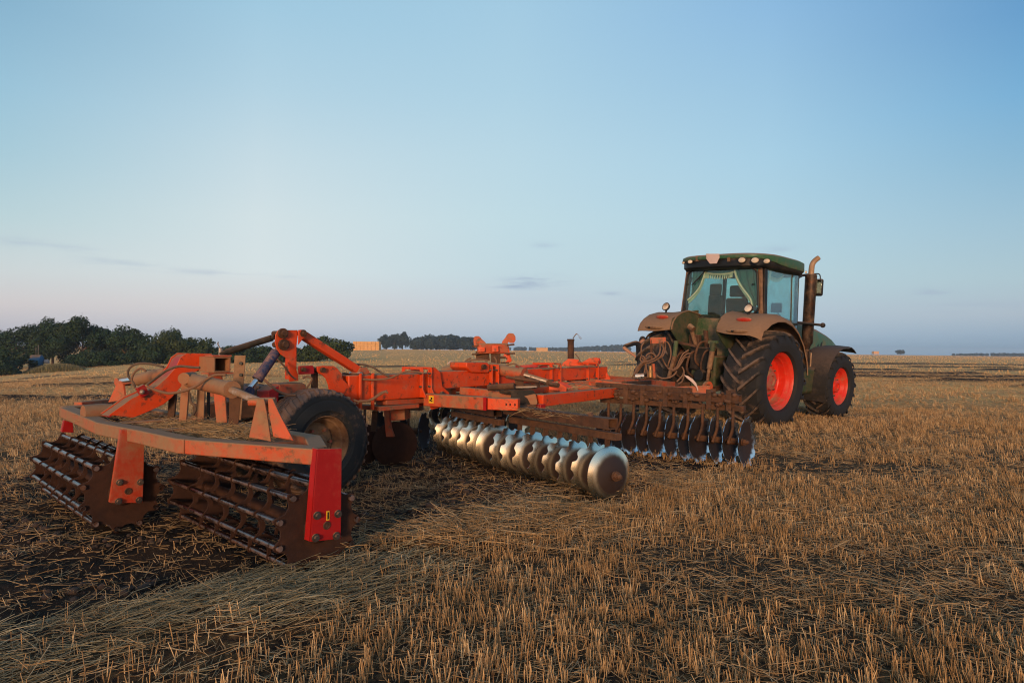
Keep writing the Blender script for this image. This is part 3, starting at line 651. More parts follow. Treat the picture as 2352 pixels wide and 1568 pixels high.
def woods(name, label, x0, x1, Yd, tops, leaf, n, seed, mat=m_leaf3, depth=40):
    r = np.random.default_rng(seed); Vs = []; Ts = []
    vx = np.array([t[0] for t in tops]); vt = np.array([t[1] for t in tops])
    nb = max(12, int((x1 - x0) / 9)); bx = r.uniform(x0, x1, nb * 3)
    i = r.integers(0, len(bx), n); yd = Yd + r.uniform(0, depth, len(bx)); xx = (bx - 1176) / F * yd
    htop = CAMZ + (HY + .0095 * (bx - 1176) - np.interp(bx, vx, vt)) / F * yd; zb_ = height(xx, yd) - .5; Hh = (htop - zb_) * r.uniform(.8, 1.0, len(bx))
    e = r.normal(size=(n, 3)); e /= np.linalg.norm(e, axis=1, keepdims=True); rr = r.uniform(.6, 1, n)[:, None]
    C = np.stack([xx[i], yd[i], zb_[i] + Hh[i] * .55], -1) + e * rr * np.stack([Hh[i] * .5, Hh[i] * .5, Hh[i] * .45], -1)
    nrm = e + r.normal(0, .5, (n, 3)); nrm /= np.linalg.norm(nrm, axis=1, keepdims=True); t1 = np.cross(nrm, r.normal(size=(n, 3))); t1 /= np.linalg.norm(t1, axis=1, keepdims=True); t2 = np.cross(nrm, t1); s = leaf * r.uniform(.6, 1.2, (n, 1))
    V = np.stack([C + t1 * s, C + t2 * s, C - t1 * s, C - t2 * s], 1).reshape(-1, 3)
    return tag(npmesh(name, V, np.arange(n * 4).reshape(-1, 4), mat, {'tint': np.repeat(r.beta(2, 2.5, n), 4)}), label, kind='stuff')
woods('far_wood', 'dark green wood on the horizon left of the coupler on the harrow', 948, 1088, 430, [(945, 785), (958, 774), (975, 768), (1010, 766), (1045, 768), (1060, 773), (1075, 771), (1095, 778)], .9, 16000, 31)
woods('far_tree_line', 'blue hazy line of distant trees behind the middle of the field', 1150, 1445, 1150, [(1150, 797), (1200, 796), (1260, 798), (1320, 797), (1360, 794), (1400, 791), (1450, 791)], 1.6, 16000, 32, depth=120)
woods('horizon_hedge', 'low dark strip of far trees on the horizon at the right', 2185, 2460, 1000, [(2180, 812), (2230, 811), (2300, 810), (2460, 811)], 1.2, 7000, 33, depth=80)
# ================================================================ DISC HARROW
# harrow coordinates: u forward along the beam, w to the right, z up (metres); the root stands under the beam at u = 4
WC = -.10
def h(u, w_, z): return Vector((u - 4, -(w_ - WC), z))
Uv, Wv = Vector((SU, CU, 0)), Vector((CU, -SU, 0))
def toworld(u, w_, z): return Uv * u + Wv * (w_ - 6.02) + Vector((0, 0, z))
def _uwz(p): return (p.dot(Uv), p.dot(Wv) + 6.02, p.z)
CAMP = Vector((0, 0, CAMZ))
def hw(p, w_):
    d = ray(*p); t = (w_ - 6.02 - CAMP.dot(Wv)) / d.dot(Wv); return _uwz(CAMP + d * t)
def hu(p, u):
    d = ray(*p); t = u / d.dot(Uv); return _uwz(CAMP + d * t)
def hzp(p, z):
    d = ray(*p); t = (z - CAMZ) / d.z; return _uwz(CAMP + d * t)
def hd(p, Yd): return _uwz(CAMP + ray(*p) * Yd)
def H(t): return h(*t)
ro = toworld(4, WC, 0)
harrow = empty('disc_harrow', (ro.x, ro.y, 0), (0, 0, R(50)))
tag(harrow, 'orange trailed disc harrow with cage rollers and polished discs hitched behind the green tractor', 'disc harrow')

# ---- main beam
BW = .13                                               # half width of the beam
mb = MB(); mb.beam(h(4.35, WC, 1.04), h(5.62, WC, 1.04), .26, .30); obj('main_beam', mb, m_or, harrow, bevel=.012)
mb = MB(); mb.beam(h(5.72, WC, 1.10), h(9.75, WC, 1.12), .22, .22, h2=.20); obj('main_beam', mb, m_or, harrow, bevel=.010)
mb = MB(); mb.beam(h(4.9, WC, .86), h(5.55, WC, .85), .20, .06); obj('beam_foot', mb, m_or2, harrow, bevel=.006)
def clamp(u, zt, zb, w0=.06, lo=.0, name='clamp_plate', kick=.10, half=.14):
    """bent plate wrapped over the beam: flat top, side leg and a foot that kicks out forward"""
    for s in (1,):
        mb = MB()
        o = [h(u, WC + half, zt), h(u, WC + half + .055, zt), h(u, WC + half + .055, zb + .1), h(u, WC + half + .02 + kick, zb), h(u, WC + half, zb)]
        mb.poly(o, h(u + .016, 0, 0) - h(u, 0, 0)); o = [h(u, WC - half, zt), h(u, WC - half - .055, zt), h(u, WC - half - .055, zb + .1), h(u, WC - half - .02 - kick, zb), h(u, WC - half, zb)]
        mb.poly(o, h(u + .016, 0, 0) - h(u, 0, 0)); mb.beam(h(u + .008, WC - half - .05, zt + .012), h(u + .008, WC + half + .05, zt + .012), .016, .03)
        cp_ = obj(name, mb, m_or, harrow, bevel=.003)
        for zz in (zt - .05, zb + .13): mb = MB(); q = h(u + .008, WC + half + .03, zz); mb.cyl(q + Vector((-.035, 0, 0)), q + Vector((.03, 0, 0)), .015, 6); obj('clamp_bolt', mb, m_bolt, cp_)
for px, zt in ((k3(160, 400), 1.24), (k3(235, 400), 1.24), (k3(745, 370), 1.26), (k3(800, 370), 1.26), (k3(1250, 320), 1.27), (k3(1325, 320), 1.27), (k3(1560, 310), 1.27), (k3(1640, 310), 1.27)):
    clamp(hw(px, WC + .13)[0], zt, .90)
# hinge plates where the two beam sections meet
for s in (-1, 1):
    mb = MB(); wq = WC + s * .15
    mb.poly([h(5.50, wq, 1.24), h(5.60, wq, 1.27), h(5.70, wq, 1.20), h(5.74, wq, 1.02), h(5.86, wq, .94), h(5.88, wq, .78), h(5.56, wq, .74), h(5.50, wq, .85)], h(0, s * .016, 0) - h(0, 0, 0)); obj('hinge_plate', mb, m_or, harrow, bevel=.003)
    mb = MB(); mb.cyl(h(5.72, wq + s * .016, .93), h(5.72, wq + s * .05, .93), .03, 8); obj('hinge_bolt', mb, m_bolt, harrow)
# U bolts round the beam in front of the wheel
for px in (1065, 1175):
    u0 = hw(k2(px, 650), WC + .14)[0]; mb = MB(); mb.tube([h(u0, WC + .155, .80), h(u0, WC + .155, 1.20), h(u0, WC - .155, 1.20), h(u0, WC - .155, .80)], .021, 8, False); obj('u_bolt', mb, m_or, harrow)
mb = MB(); mb.beam(h(4.75, WC, .80), h(5.35, WC, .80), .34, .05); obj('clamp_base', mb, m_or2, harrow, bevel=.005)
# warning sticker on the side arm is added with that arm
# ---- mast, strut, pivot hook
W0 = WC + .09
mst = MB()
def P(k, lst, w_): return [H(hw(k(*p), w_)) for p in lst]
thick = h(0, -.10, 0) - h(0, 0, 0)
mst.poly(P(k2, [(398, 160), (515, 160), (515, 215), (505, 300), (505, 520), (520, 560), (522, 612), (440, 618), (435, 420), (398, 400), (360, 372), (330, 330), (312, 270), (318, 200), (340, 160)], W0), thick * .12)
mst.poly(P(k2, [(398, 160), (515, 160), (515, 215), (505, 300), (505, 520), (520, 560), (522, 612), (440, 618), (435, 420), (398, 400), (360, 372), (330, 330), (312, 270), (318, 200), (340, 160)], W0 - .12), thick * .12)
mst.poly(P(k2, [(450, 180), (500, 180), (500, 600), (450, 600)], W0 - .012), h(0, -.108, 0) - h(0, 0, 0))
o = obj('mast', mst, m_or, harrow, bevel=.004)
mb = MB(); mb.poly(P(k2, [(515, 160), (545, 156), (568, 170), (572, 215), (545, 250), (515, 290)], W0 + .012), h(0, .014, 0) - h(0, 0, 0)); obj('strut_lug', mb, m_or, harrow, bevel=.003)
for nm, c, r in (('pivot_pin', (375, 190), .035), ('pivot_pin', (383, 290), .038), ('pivot_pin', (553, 190), .026)):
    mb = MB(); a = hw(k2(*c), W0); mb.cyl(h(a[0], W0 - .16, a[2]), h(a[0], W0 + .06, a[2]), r * .8, 18); mb.cyl(h(a[0], W0 + .002, a[2]), h(a[0], W0 + .03, a[2]), r * 1.5, 20); obj(nm, mb, m_rusty, harrow)
a, b_ = hw(k2(560, 205), WC), hw(k2(1065, 545), WC)
mb = MB(); mb.beam(h(a[0], WC, a[2]), h(b_[0], WC, b_[2] + .02), .09, .085); obj('top_strut', mb, m_or, harrow, bevel=.006)
mb = MB(); mb.poly([h(b_[0] - .10, WC - .07, 1.18), h(b_[0] + .12, WC - .07, 1.18), h(b_[0] + .05, WC - .07, 1.27), h(b_[0] - .03, WC - .07, 1.27)], h(0, .14, 0) - h(0, 0, 0)); obj('strut_foot', mb, m_or2, harrow)
a2 = hw(k2(1068, 552), WC + .08); mb = MB(); mb.cyl(h(a2[0], WC - .09, a2[2]), h(a2[0], WC + .10, a2[2]), .024, 16); obj('strut_pin', mb, m_chrome, harrow)
# curved pivot hook over the wheel and its link
hook = [(688, 482), (740, 476), (835, 478), (868, 500), (905, 545), (918, 600), (960, 640), (1000, 720), (960, 760), (900, 720), (800, 700), (788, 640), (768, 590), (735, 560), (705, 545), (690, 525)]
for s in (.10, -.02):
    mb = MB(); mb.poly(P(k2, hook, WC + s + .03), h(0, -.02, 0) - h(0, 0, 0)); obj('pivot_hook', mb, m_or, harrow, bevel=.004)
mb = MB(); a = hw(k2(730, 515), WC + .13); mb.cyl(h(a[0], WC - .05, a[2]), h(a[0], WC + .165, a[2]), .028, 16); obj('hook_pin', mb, m_rusty, harrow)
mb = MB(); mb.poly(P(k2, [(517, 478), (640, 474), (652, 500), (652, 550), (517, 555)], WC + .13), h(0, .02, 0) - h(0, 0, 0)); obj('link_plate', mb, m_red, harrow, bevel=.004)
mb = MB(); a = hw(k2(555, 510), WC + .15); mb.cyl(h(a[0], WC + .1, a[2]), h(a[0], WC + .19, a[2]), .022, 12); obj('link_pin', mb, m_rusty, harrow)
mb = MB(); mb.poly(P(k2, [(655, 500), (695, 500), (695, 680), (655, 680)], WC + .03), h(0, -.05, 0) - h(0, 0, 0)); obj('spring_bar', mb, m_mud, harrow)
mb = MB(); mb.poly(P(k2, [(352, 640), (555, 628), (590, 645), (588, 705), (420, 735), (340, 700)], WC + .12), h(0, -.22, 0) - h(0, 0, 0)); obj('mast_foot', mb, m_or2, harrow, bevel=.01)
mb = MB(); mb.poly(P(k2, [(250, 700), (350, 650), (345, 800), (250, 820)], WC + .12), h(0, -.22, 0) - h(0, 0, 0)); obj('rear_block', mb, m_red, harrow, bevel=.01)
mb = MB(); mb.beam(h(2.8, -.2, .86), h(4.4, -.2, .92), .14, .18); obj('rear_beam', mb, m_mud, harrow, bevel=.01)
# blue cylinder from the mast down to the roller arms
a, b_, c = hw(k2(335, 335), WC + .02), hw(k2(160, 592), WC + .02), hw(k2(65, 705), WC + .02)
d_ = (H(b_) - H(a)).normalized()
cyl = empty('lift_cylinder', H(a), parent=harrow); oo = H(a)
mb = MB(); mb.cyl(Vector((0, 0, 0)) + d_ * .03, H(b_) - oo, .050, 24); mb.cyl(H(b_) - oo - d_ * .03, H(b_) - oo + d_ * .012, .055, 24); mb.cyl(-d_ * .1, d_ * .04, .03, 12); obj('barrel', mb, m_blue, cyl)
mb = MB(); mb.cyl(H(b_) - oo, H(c) - oo, .026, 18); obj('piston_rod', mb, m_chrome, cyl)
mb = MB(); mb.cyl(H(c) - oo + Vector((0, -.05, 0)), H(c) - oo + Vector((0, .05, 0)), .05, 16); obj('rod_eye', mb, m_blue, cyl)
# black top rod
a, b_ = hw(k1(1168, 248), -.62), hw(k1(1490, 148), WC)
mb = MB(); mb.cyl(H(a), H(b_), .024, 12); pm = H(a).lerp(H(b_), .5); dd = (H(b_) - H(a)).normalized(); mb.cyl(pm - dd * .24, pm + dd * .28, .033, 14); obj('top_rod', mb, m_dark, harrow)
mb = MB(); mb.cyl(H(a) + Vector((0, 0, -.07)), H(a) + Vector((0, 0, .06)), .022, 10); mb.tube([H(a) + Vector((0, 0, .05)), H(a) + Vector((-.02, .02, .10)), H(a) + Vector((.0, .05, .12))], .006, 6); obj('linch_pin', mb, m_steel, harrow)
# ---- swan neck arms
AW = -.36
front = [(965, 243), (1115, 246), (1120, 300), (1110, 345), (1042, 342), (985, 372), (935, 440), (880, 505), (830, 547), (740, 590), (650, 626), (505, 610), (590, 550), (640, 512), (715, 478), (790, 440), (852, 385), (905, 325), (930, 270)]
mb = MB(); mb.poly(P(k1, front, AW), h(0, -.018, 0) - h(0, 0, 0)); obj('swan_neck_plate', mb, m_or, harrow, bevel=.003)
back = [(960, 240), (935, 262), (880, 300), (820, 345), (770, 392), (718, 432), (640, 475), (560, 520), (455, 556), (445, 590), (505, 610), (640, 512), (715, 478), (790, 440), (852, 385), (905, 325), (930, 275)]
b0 = [H(hw(k1(*p), AW)) for p in front]
mb = MB(); mb.poly([q + (h(0, -.20, 0) - h(0, 0, 0)) for q in b0], h(0, -.018, 0) - h(0, 0, 0)); obj('swan_neck_plate', mb, m_or, harrow, bevel=.003)
# upper and lower webs between the two plates
dn = h(0, -.19, 0) - h(0, 0, 0)
def strip(name, pts, mat):
    mb = MB(); rows = [[p + dn * .02 for p in pts], [p + dn for p in pts]]; mb.grid(rows, .012); obj(name, mb, mat, harrow)
strip('swan_neck_web', [b0[i] + Vector((0, 0, -.012)) for i in (11, 12, 13, 14, 15, 16, 17, 18, 0, 1)], m_red)
# square tube at the arm head
a, b_ = hw(k1(1160, 304), -.45), None
zc = hw(k1(1075, 308), AW)[2]; uc = hw(k1(1090, 308), AW)[0]
mb = MB(); mb.hollow(h(uc, AW - .25, zc), h(uc, AW + .30, zc), .16, .145, .012); obj('cross_tube', mb, m_tan, harrow)
mb = MB(); mb.box(h(uc, AW + .22, zc + .083), (.18, .16, .014)); mb.box(h(uc, AW + .20, zc - .083), (.24, .16, .014)); obj('flange_plate', mb, m_or2, harrow)
mb = MB(); mb.box(h(uc + .02, AW + .12, zc - .20), (.10, .10, .22)); obj('tube_bracket', mb, m_or2, harrow, bevel=.004)
mb = MB(); q = hw(k1(700, 460), AW); mb.box(h(q[0], AW + .01, q[2] - .01), (.07, .05, .10), Matrix.Rotation(R(-28), 3, 'Y')); obj('hose_clip', mb, m_red, harrow, bevel=.003)
mb = MB(); q = hw(k1(688, 466), AW); mb.ball(h(q[0], AW + .05, q[2] - .01), .022, 10); mb.cyl(h(q[0], AW, q[2]), h(q[0], AW + .06, q[2]), .012, 8); obj('hose_fitting', mb, m_steel, harrow)
# ---- roller frame bars (z 0.74, box section)
ZB = .78
R0, R1, R2, R3, R4 = (2.47, 2.30), (2.09, 1.21), (2.09, .50), (2.06, -.27), (2.30, -2.12)
L0 = (2.62, -2.28)
def bar(name, a, b_, hh=.105, ww=.13, z=ZB, mat=m_ordust, bev=.008):
    mb = MB(); mb.beam(h(a[0], a[1], z), h(b_[0], b_[1], z), ww, hh); return obj(name, mb, mat, harrow, bevel=bev)
def chain(name, pts, ww, hh, z, mat):
    """mitred box bar along points"""
    mb = MB(); P_ = [h(p[0], p[1], z) for p in pts]; rows = []
    for i, p in enumerate(P_):
        d0 = (P_[i] - P_[i-1]).normalized() if i else (P_[1] - P_[0]).normalized(); d1 = (P_[i+1] - P_[i]).normalized() if i < len(P_) - 1 else d0
        d = (d0 + d1).normalized(); s = d.cross(Vector((0, 0, 1))).normalized() * (ww / 2 / max(.5, d.dot(d1))); v = Vector((0, 0, hh / 2)); rows.append([p - s - v, p + s - v, p + s + v, p - s + v])
    vs = [q for r_ in rows for q in r_]; fs = [(3, 2, 1, 0)]
    for i in range(len(rows) - 1):
        for k in range(4): k2_ = (k + 1) % 4; fs.append((i*4+k, i*4+k2_, i*4+4+k2_, i*4+4+k))
    n = (len(rows) - 1) * 4; fs.append((n, n+1, n+2, n+3)); mb.add(vs, fs); return obj(name, mb, mat, harrow, bevel=.008)
chain('rear_bar', [R0, (2.11, 1.27)], .13, .105, ZB, m_or2)
chain('rear_bar', [(2.108, 1.262), R1, R2, R3, R4], .13, .105, ZB, m_ordust)
chain('front_bar', [(2.53, 2.20), (2.80, 1.72), (2.82, .6), (2.86, -1.4), (2.62, -2.2)], .12, .10, ZB - .004, m_ordust)
bar('left_end_bar', (2.27, -2.16), (2.72, -2.28), z=ZB + .003)
bar('left_side_bar', (2.45, -2.30), (3.2, -2.75), .08, .10, z=ZB + .05, mat=m_or2)
for wq in (.5, -.27, -1.3): bar('cross_bar', (2.17, wq), (2.78, wq), .09, .10, z=ZB - .002)
# deck plate below the straw
mb = MB(); mb.poly([h(2.14, 1.2, ZB - .02), h(2.14, -1.0, ZB - .02), h(2.8, -1.5, ZB - .02), h(2.8, 1.6, ZB - .02)], Vector((0, 0, .012))); obj('deck_plate', mb, m_ordust, harrow)
mb = MB(); a, b_ = hzp(k1(350, 600), .86), hzp(k1(520, 590), .86); mb.cyl(H(a), H(b_), .075, 20); obj('pivot_tube', mb, m_tan, harrow)
# ---- triangular clevis for the cylinder on the right
def clevis(pts, zap, name='clevis_plate', off=.0):
    pass
for q, mat in (([(1335, 742), (1385, 515), (1425, 515), (1440, 590), (1466, 768)], m_ordust), ([(1480, 740), (1452, 590), (1447, 512), (1475, 512), (1512, 595), (1600, 762)], m_or2)):
    base = hzp(k1((q[0][0] + q[-1][0]) / 2, 765), .835); d = ray(*k1((q[0][0] + q[-1][0]) / 2, 765)); Yd = toworld(*base).y
    mb = MB(); pts = []
    for p in q:
        rr = ray(*k1(*p)); pp = CAMP + rr * (Yd + .0)
        pts.append(H(_uwz(pp)))
    nrm = (pts[1] - pts[0]).cross(pts[-1] - pts[0]).normalized() * .02
    if nrm.dot(Vector((1, 0, 0))) < 0: nrm = -nrm
    mb.poly(pts, nrm); obj('clevis_plate', mb, mat, harrow, bevel=.003)
cp = hd(k1(1405, 532), 4.66); cq = hd(k1(1465, 530), 4.66)
mb = MB(); mb.cyl(H(cp) + Vector((-.06, .05, 0)), H(cq) + Vector((.02, -.03, .0)), .03, 16); obj('clevis_pin', mb, m_or2, harrow)
mb = MB(); mb.beam(H(hd(k1(1455, 592), 4.68)), H(hd(k1(1500, 590), 4.68)), .06, .02); obj('clevis_brace', mb, m_or2, harrow)
# dusty cylinder across the frame
a = hd(k1(985, 405), 5.75); b_ = hd(k1(1222, 457), 5.12); c = hd(k1(1400, 531), 4.68)
side = empty('steering_cylinder', H(a), parent=harrow); oo = H(a)
mb = MB(); mb.cyl(Vector((0, 0, 0)), H(b_) - oo, .066, 28, .060); d_ = (H(b_) - oo).normalized(); mb.cyl(H(b_) - oo - d_ * .03, H(b_) - oo + d_ * .05, .068, 28); obj('barrel', mb, m_tan, side)
mb = MB(); mb.cyl(H(b_) - oo, H(c) - oo, .028, 20); obj('piston_rod', mb, paint('dusty_rod', (.62, .60, .60), .62, .25, metal=1., up=.1, scale=2.), side)
# mirrored cylinder on the left
a = hd(k1(860, 360), 6.4); b_ = hd(k1(680, 402), 6.9); c = hd(k1(572, 415), 7.2)
side2 = empty('steering_cylinder', H(a), parent=harrow); oo = H(a)
mb = MB(); mb.cyl(Vector((0, 0, 0)), H(b_) - oo, .064, 24); obj('barrel', mb, m_tan, side2)
mb = MB(); mb.cyl(H(b_) - oo, H(c) - oo, .036, 16); obj('piston_rod', mb, m_chrome, side2)
mb = MB(); q = H(c); mb.cyl(q + Vector((-.04, .0, 0)), q + Vector((.10, .02, 0)), .045, 14); obj('rod_end', mb, m_or2, harrow)
for dx, wd in ((0, .05), (.13, .03)):
    mb = MB(); pts = [H(hd(k1(*p), 7.1 + dx)) for p in ((560, 408), (585, 408), (600, 520), (500, 535))]; mb.poly(pts, Vector((.018, 0, 0))); obj('clevis_plate', mb, m_or2, harrow)
# ---- upright posts standing on the frame
def post(k, x0, x1, x2, x3, yt, yb, Yd, mat, t=.06, name='upright_post'):
    pts = [H(hd(k(x0, yt), Yd)), H(hd(k(x1, yt), Yd)), H(hd(k(x3, yb), Yd)), H(hd(k(x2, yb), Yd))]
    mb = MB(); n = (pts[1] - pts[0]).cross(pts[3] - pts[0]).normalized(); wdir = Uv * 0
    fwd = Vector((Uv.dot(Vector((0, 1, 0))), 0, 0)); mb.poly(pts, Vector((t * .4 * .77, t * .4 * .64, 0))); return obj(name, mb, mat, harrow, bevel=.003)
post(k1, 938, 985, 918, 962, 370, 655, 5.70, m_tan)
post(k1, 1030, 1075, 1022, 1066, 400, 650, 5.85, m_tan)
post(k1, 1120, 1190, 1142, 1205, 440, 655, 5.5, m_or2)
post(k1, 1218, 1290, 1215, 1272, 480, 665, 5.4, m_rusty, .02)
wp = post(k1, 1250, 1316, 1225, 1288, 257, 640, 5.65, m_wood, .02, 'drilled_bar')
mb = MB()
for yy in (304, 372): q = H(hd(k1(1290, yy), 5.645)); mb.cyl(q, q + Vector((-.012, -.012, 0)), .014, 10)
obj('bar_holes', mb, m_blk, wp)
post(k1, 1085, 1100, 1085, 1100, 430, 640, 6.0, m_black, .05, 'inner_post'); post(k1, 860, 905, 850, 890, 470, 640, 6.2, m_mud, .06, 'inner_post')
mb = MB(); q = H(hd(k1(962, 392), 5.66)); mb.cyl(q + Vector((-.04, -.05, 0)), q + Vector((.1, .1, 0)), .05, 18); obj('post_pin', mb, m_tan, harrow)
# ---- roller end plates that hang from the bars
def hang(k, quad, w_, mat, flange=.07, bolts=(), hole=None, sticker=None, name='roller_bracket'):
    pts = [H(hw(k(*p), w_)) for p in quad]; mb = MB(); mb.poly(pts, h(0, -.016, 0) - h(0, 0, 0))
    # rear flange folded inwards along the left edge
    a, b_ = pts[0], pts[3]; inn = h(0, -flange, 0) - h(0, 0, 0); mb.add([a, b_, b_ + inn, a + inn, a + Vector((.012, 0, 0)), b_ + Vector((.012, 0, 0)), b_ + inn + Vector((.012, 0, 0)), a + inn + Vector((.012, 0, 0))], [(0, 1, 2, 3), (7, 6, 5, 4), (0, 3, 7, 4), (1, 5, 6, 2), (3, 2, 6, 7)])
    pl = obj(name, mb, mat, harrow, bevel=.003)
    for bx_, by_ in bolts:
        q = H(hw(k(bx_, by_), w_)); mb = MB(); mb.cyl(q, q + (h(0, .010, 0) - h(0, 0, 0)), .026, 18); mb.cyl(q, q + (h(0, .028, 0) - h(0, 0, 0)), .017, 6); o = obj('bolt', mb, m_bolt, pl)
    if hole: q = H(hw(k(*hole), w_)); mb = MB(); mb.cyl(q, q + (h(0, .0035, 0) - h(0, 0, 0)), .02, 20); mb.lathe(q, h(0, 1, 0) - h(0, 0, 0), [(0, .018), (.007, .019), (.007, .026), (0, .027)], 20); obj('bearing_hole', mb, m_mud, pl)
    if sticker:
        q = H(hw(k(*sticker), w_)); mb = MB(); mb.box(q + (h(0, .001, 0) - h(0, 0, 0)), (.022, .004, .062)); st = obj('sticker', mb, m_yel, pl)
        mb = MB(); mb.box(q + (h(0, .0035, 0) - h(0, 0, 0)), (.010, .003, .046)); obj('sticker_mark', mb, m_blk, pl)
    return pl
hang(k1, [(1745, 812), (1888, 808), (1882, 1345), (1700, 1362)], 2.375, m_red, .07, ((1738, 1206), (1862, 1196), (1729, 1338), (1852, 1327)), (1797, 1265), (1804, 1207))
hang(k1, [(580, 697), (718, 697), (706, 1132), (514, 1132)], .33, m_plr, .05, ((567, 1010), (690, 1008), (560, 1122), (682, 1114)), (618, 1062))
hang(k1, [(240, 640), (290, 655), (296, 715), (225, 712)], -1.62, m_red, .05)
bpy.context.view_layer.update()

# ---- cage rollers
def star(r0, r1, n, t=.012, hub=.05):
    m = n * 16; vs = []; fs = []
    for s in (-t / 2, t / 2):
        for i in range(m):
            a = 2 * math.pi * i / m; rr = r0 + (r1 - r0) * ((1 + math.cos(n * a)) / 2) ** 2.0
            vs.append((rr * math.cos(a), s, rr * math.sin(a)))
    fs = [tuple(range(m)), tuple(range(2 * m - 1, m - 1, -1))] + [(i, m + i, m + (i + 1) % m, (i + 1) % m) for i in range(m)]
    return vs, fs
def roller(u_, w_near, w_far, zc, rr=.30, ang=0., label=None):
    L = w_near - w_far; root = empty('cage_roller', h(u_, w_near, zc), parent=harrow)
    root.rotation_euler = (0, 0, ang)
    # local y runs from the near end (0) to the far end (L)
    for i, yy in enumerate((.0, .28, .56, .84, 1.12, 1.40, L)):
        end = i in (0, 6); vs, fs = star(rr - .048, rr + (.012 if end else .01), 11, .014 if end else .008)
        mb = MB()
        if end: mb.add([(x, y + yy, z) for x, y, z in vs], fs)
        else:
            # inner rings are open in the middle
            m = len(vs) // 2; ins = [(x * .86, y, z * .86) for x, y, z in vs]; vv = [(x, y + yy, z) for x, y, z in vs] + [(x, y + yy, z) for x, y, z in ins]
            ff = []
            for k in range(m):
                k2_ = (k + 1) % m; ff += [(k, k2_, 2*m + k2_, 2*m + k), (m + k2_, m + k, 3*m + k, 3*m + k2_), (k, m + k, m + k2_, k2_), (2*m + k, 2*m + k2_, 3*m + k2_, 3*m + k)]
            mb.add(vv, ff)
        if end: mb.lathe((0, yy, 0), (0, -1, 0), [(0, .11), (.02, .10), (.05, .06), (.05, 0)], 24)
        obj('end_plate' if end else 'ring_plate', mb, m_plate, root)
    mb = MB(); mb.cyl((0, 0, 0), (0, L, 0), .04, 16); obj('axle', mb, m_plate, root)
    for i in range(11):
        a = 2 * math.pi * i / 11; x, z = (rr - .022) * math.cos(a), (rr - .022) * math.sin(a)
        tw = .0; mb = MB(); mb.cyl((x, -.028, z), (x, L + .02, z), .0195, 14); o = obj('bar', mb, m_bar, root)
    return root
roller(2.477, 2.29, .48, .31, .31, ang=R(-3.4))
roller(2.02, .243, -1.55, .31, .31, ang=R(-4))

# ---- transport wheels
def htyre():
    W, Ro, Ri = .40, .545, .27
    pr = [(-.15, Ri), (-.185, Ri + .02), (-.196, .33), (-.202, .335), (-.2, .36), (-.206, .43), (-.200, .44), (-.203, .455), (-.192, .50), (-.165, .525), (-.10, .538), (0, .542), (.10, .538), (.165, .525), (.192, .50), (.203, .455), (.200, .44), (.206, .43), (.2, .36), (.202, .335), (.196, .33), (.185, Ri + .02), (.15, Ri), (.0, Ri - .005)]
    mb = MB(); mb.lathe((0, 0, 0), (0, 1, 0), pr, 96, closed=True)
    # low tread bars: two rows of skewed blocks either side of plain centre ribs
    for s in (-1, 1):
        for i in range(34):
            a0 = 2 * math.pi * (i + (.5 if s > 0 else 0)) / 34; rows = []
            for t in (0, .33, .66, 1.0, 1.25):
                y = s * (.06 + .125 * min(t, 1)) if t <= 1 else s * .199; a = a0 + .10 * t; rr = .553 - .018 * t ** 2 if t <= 1 else .495
                rows.append([(math.cos(a + q) * r_, y, math.sin(a + q) * r_) for q, r_ in ((-.036, rr - .03), (-.028, rr), (.028, rr), (.036, rr - .03))])
            mb.grid(rows)
        for y in (.018, .045): mb.lathe((0, 0, 0), (0, 1, 0), [(s * y - .009, .530), (s * y - .008, .552), (s * y + .008, .552), (s * y + .009, .530)], 72, closed=True)
    return mb
_ty = None
def hwheel(u_, w_):
    global _ty
    root = empty('wheel', h(u_, w_, .522), parent=harrow)
    if _ty is None:
        t = obj('tyre', htyre(), m_tyreh, root, sharp=40); _ty = t
        mb = MB(); mb.lathe((0, 0, 0), (0, -1, 0), [(-.16, .275), (-.165, .29), (-.15, .292), (-.13, .262), (-.05, .245), (.05, .245), (.13, .262), (.15, .292), (.168, .293), (.172, .275), (.150, .262), (.10, .252), (.09, .236), (.01, .215), (-.01, .20), (.015, .175), (.02, .12), (.02, .09), (.06, .085), (.075, .07), (.08, 0)], 56); r_ = obj('rim', mb, m_trim, root); hwheel.r = r_
        mb = MB(); mb.ball((0, -.09, 0), .035, 12); obj('hub_cap', mb, m_hub, root)
        for i in range(6): a = i * math.pi / 3; mb = MB(); mb.cyl((.14 * math.cos(a), -.012, .14 * math.sin(a)), (.14 * math.cos(a), -.055, .14 * math.sin(a)), .017, 6); obj('hub_bolt', mb, m_hub, root)
    else:
        for s in (_ty, hwheel.r): c = s.copy(); COL.objects.link(c); c.parent = root
        root.rotation_euler = (0, .3, 0)
    return root
hwheel(3.85, .17); hwheel(3.85, -1.10)
mb = MB(); mb.cyl(h(3.85, .1, .545), h(3.85, -.95, .545), .05, 16); obj('axle', mb, m_mud, harrow)
for wq in (-.15, -.80): mb = MB(); mb.beam(h(3.85, wq, .545), h(4.55, wq, .86), .10, .14); obj('axle_arm', mb, m_mud, harrow, bevel=.01)

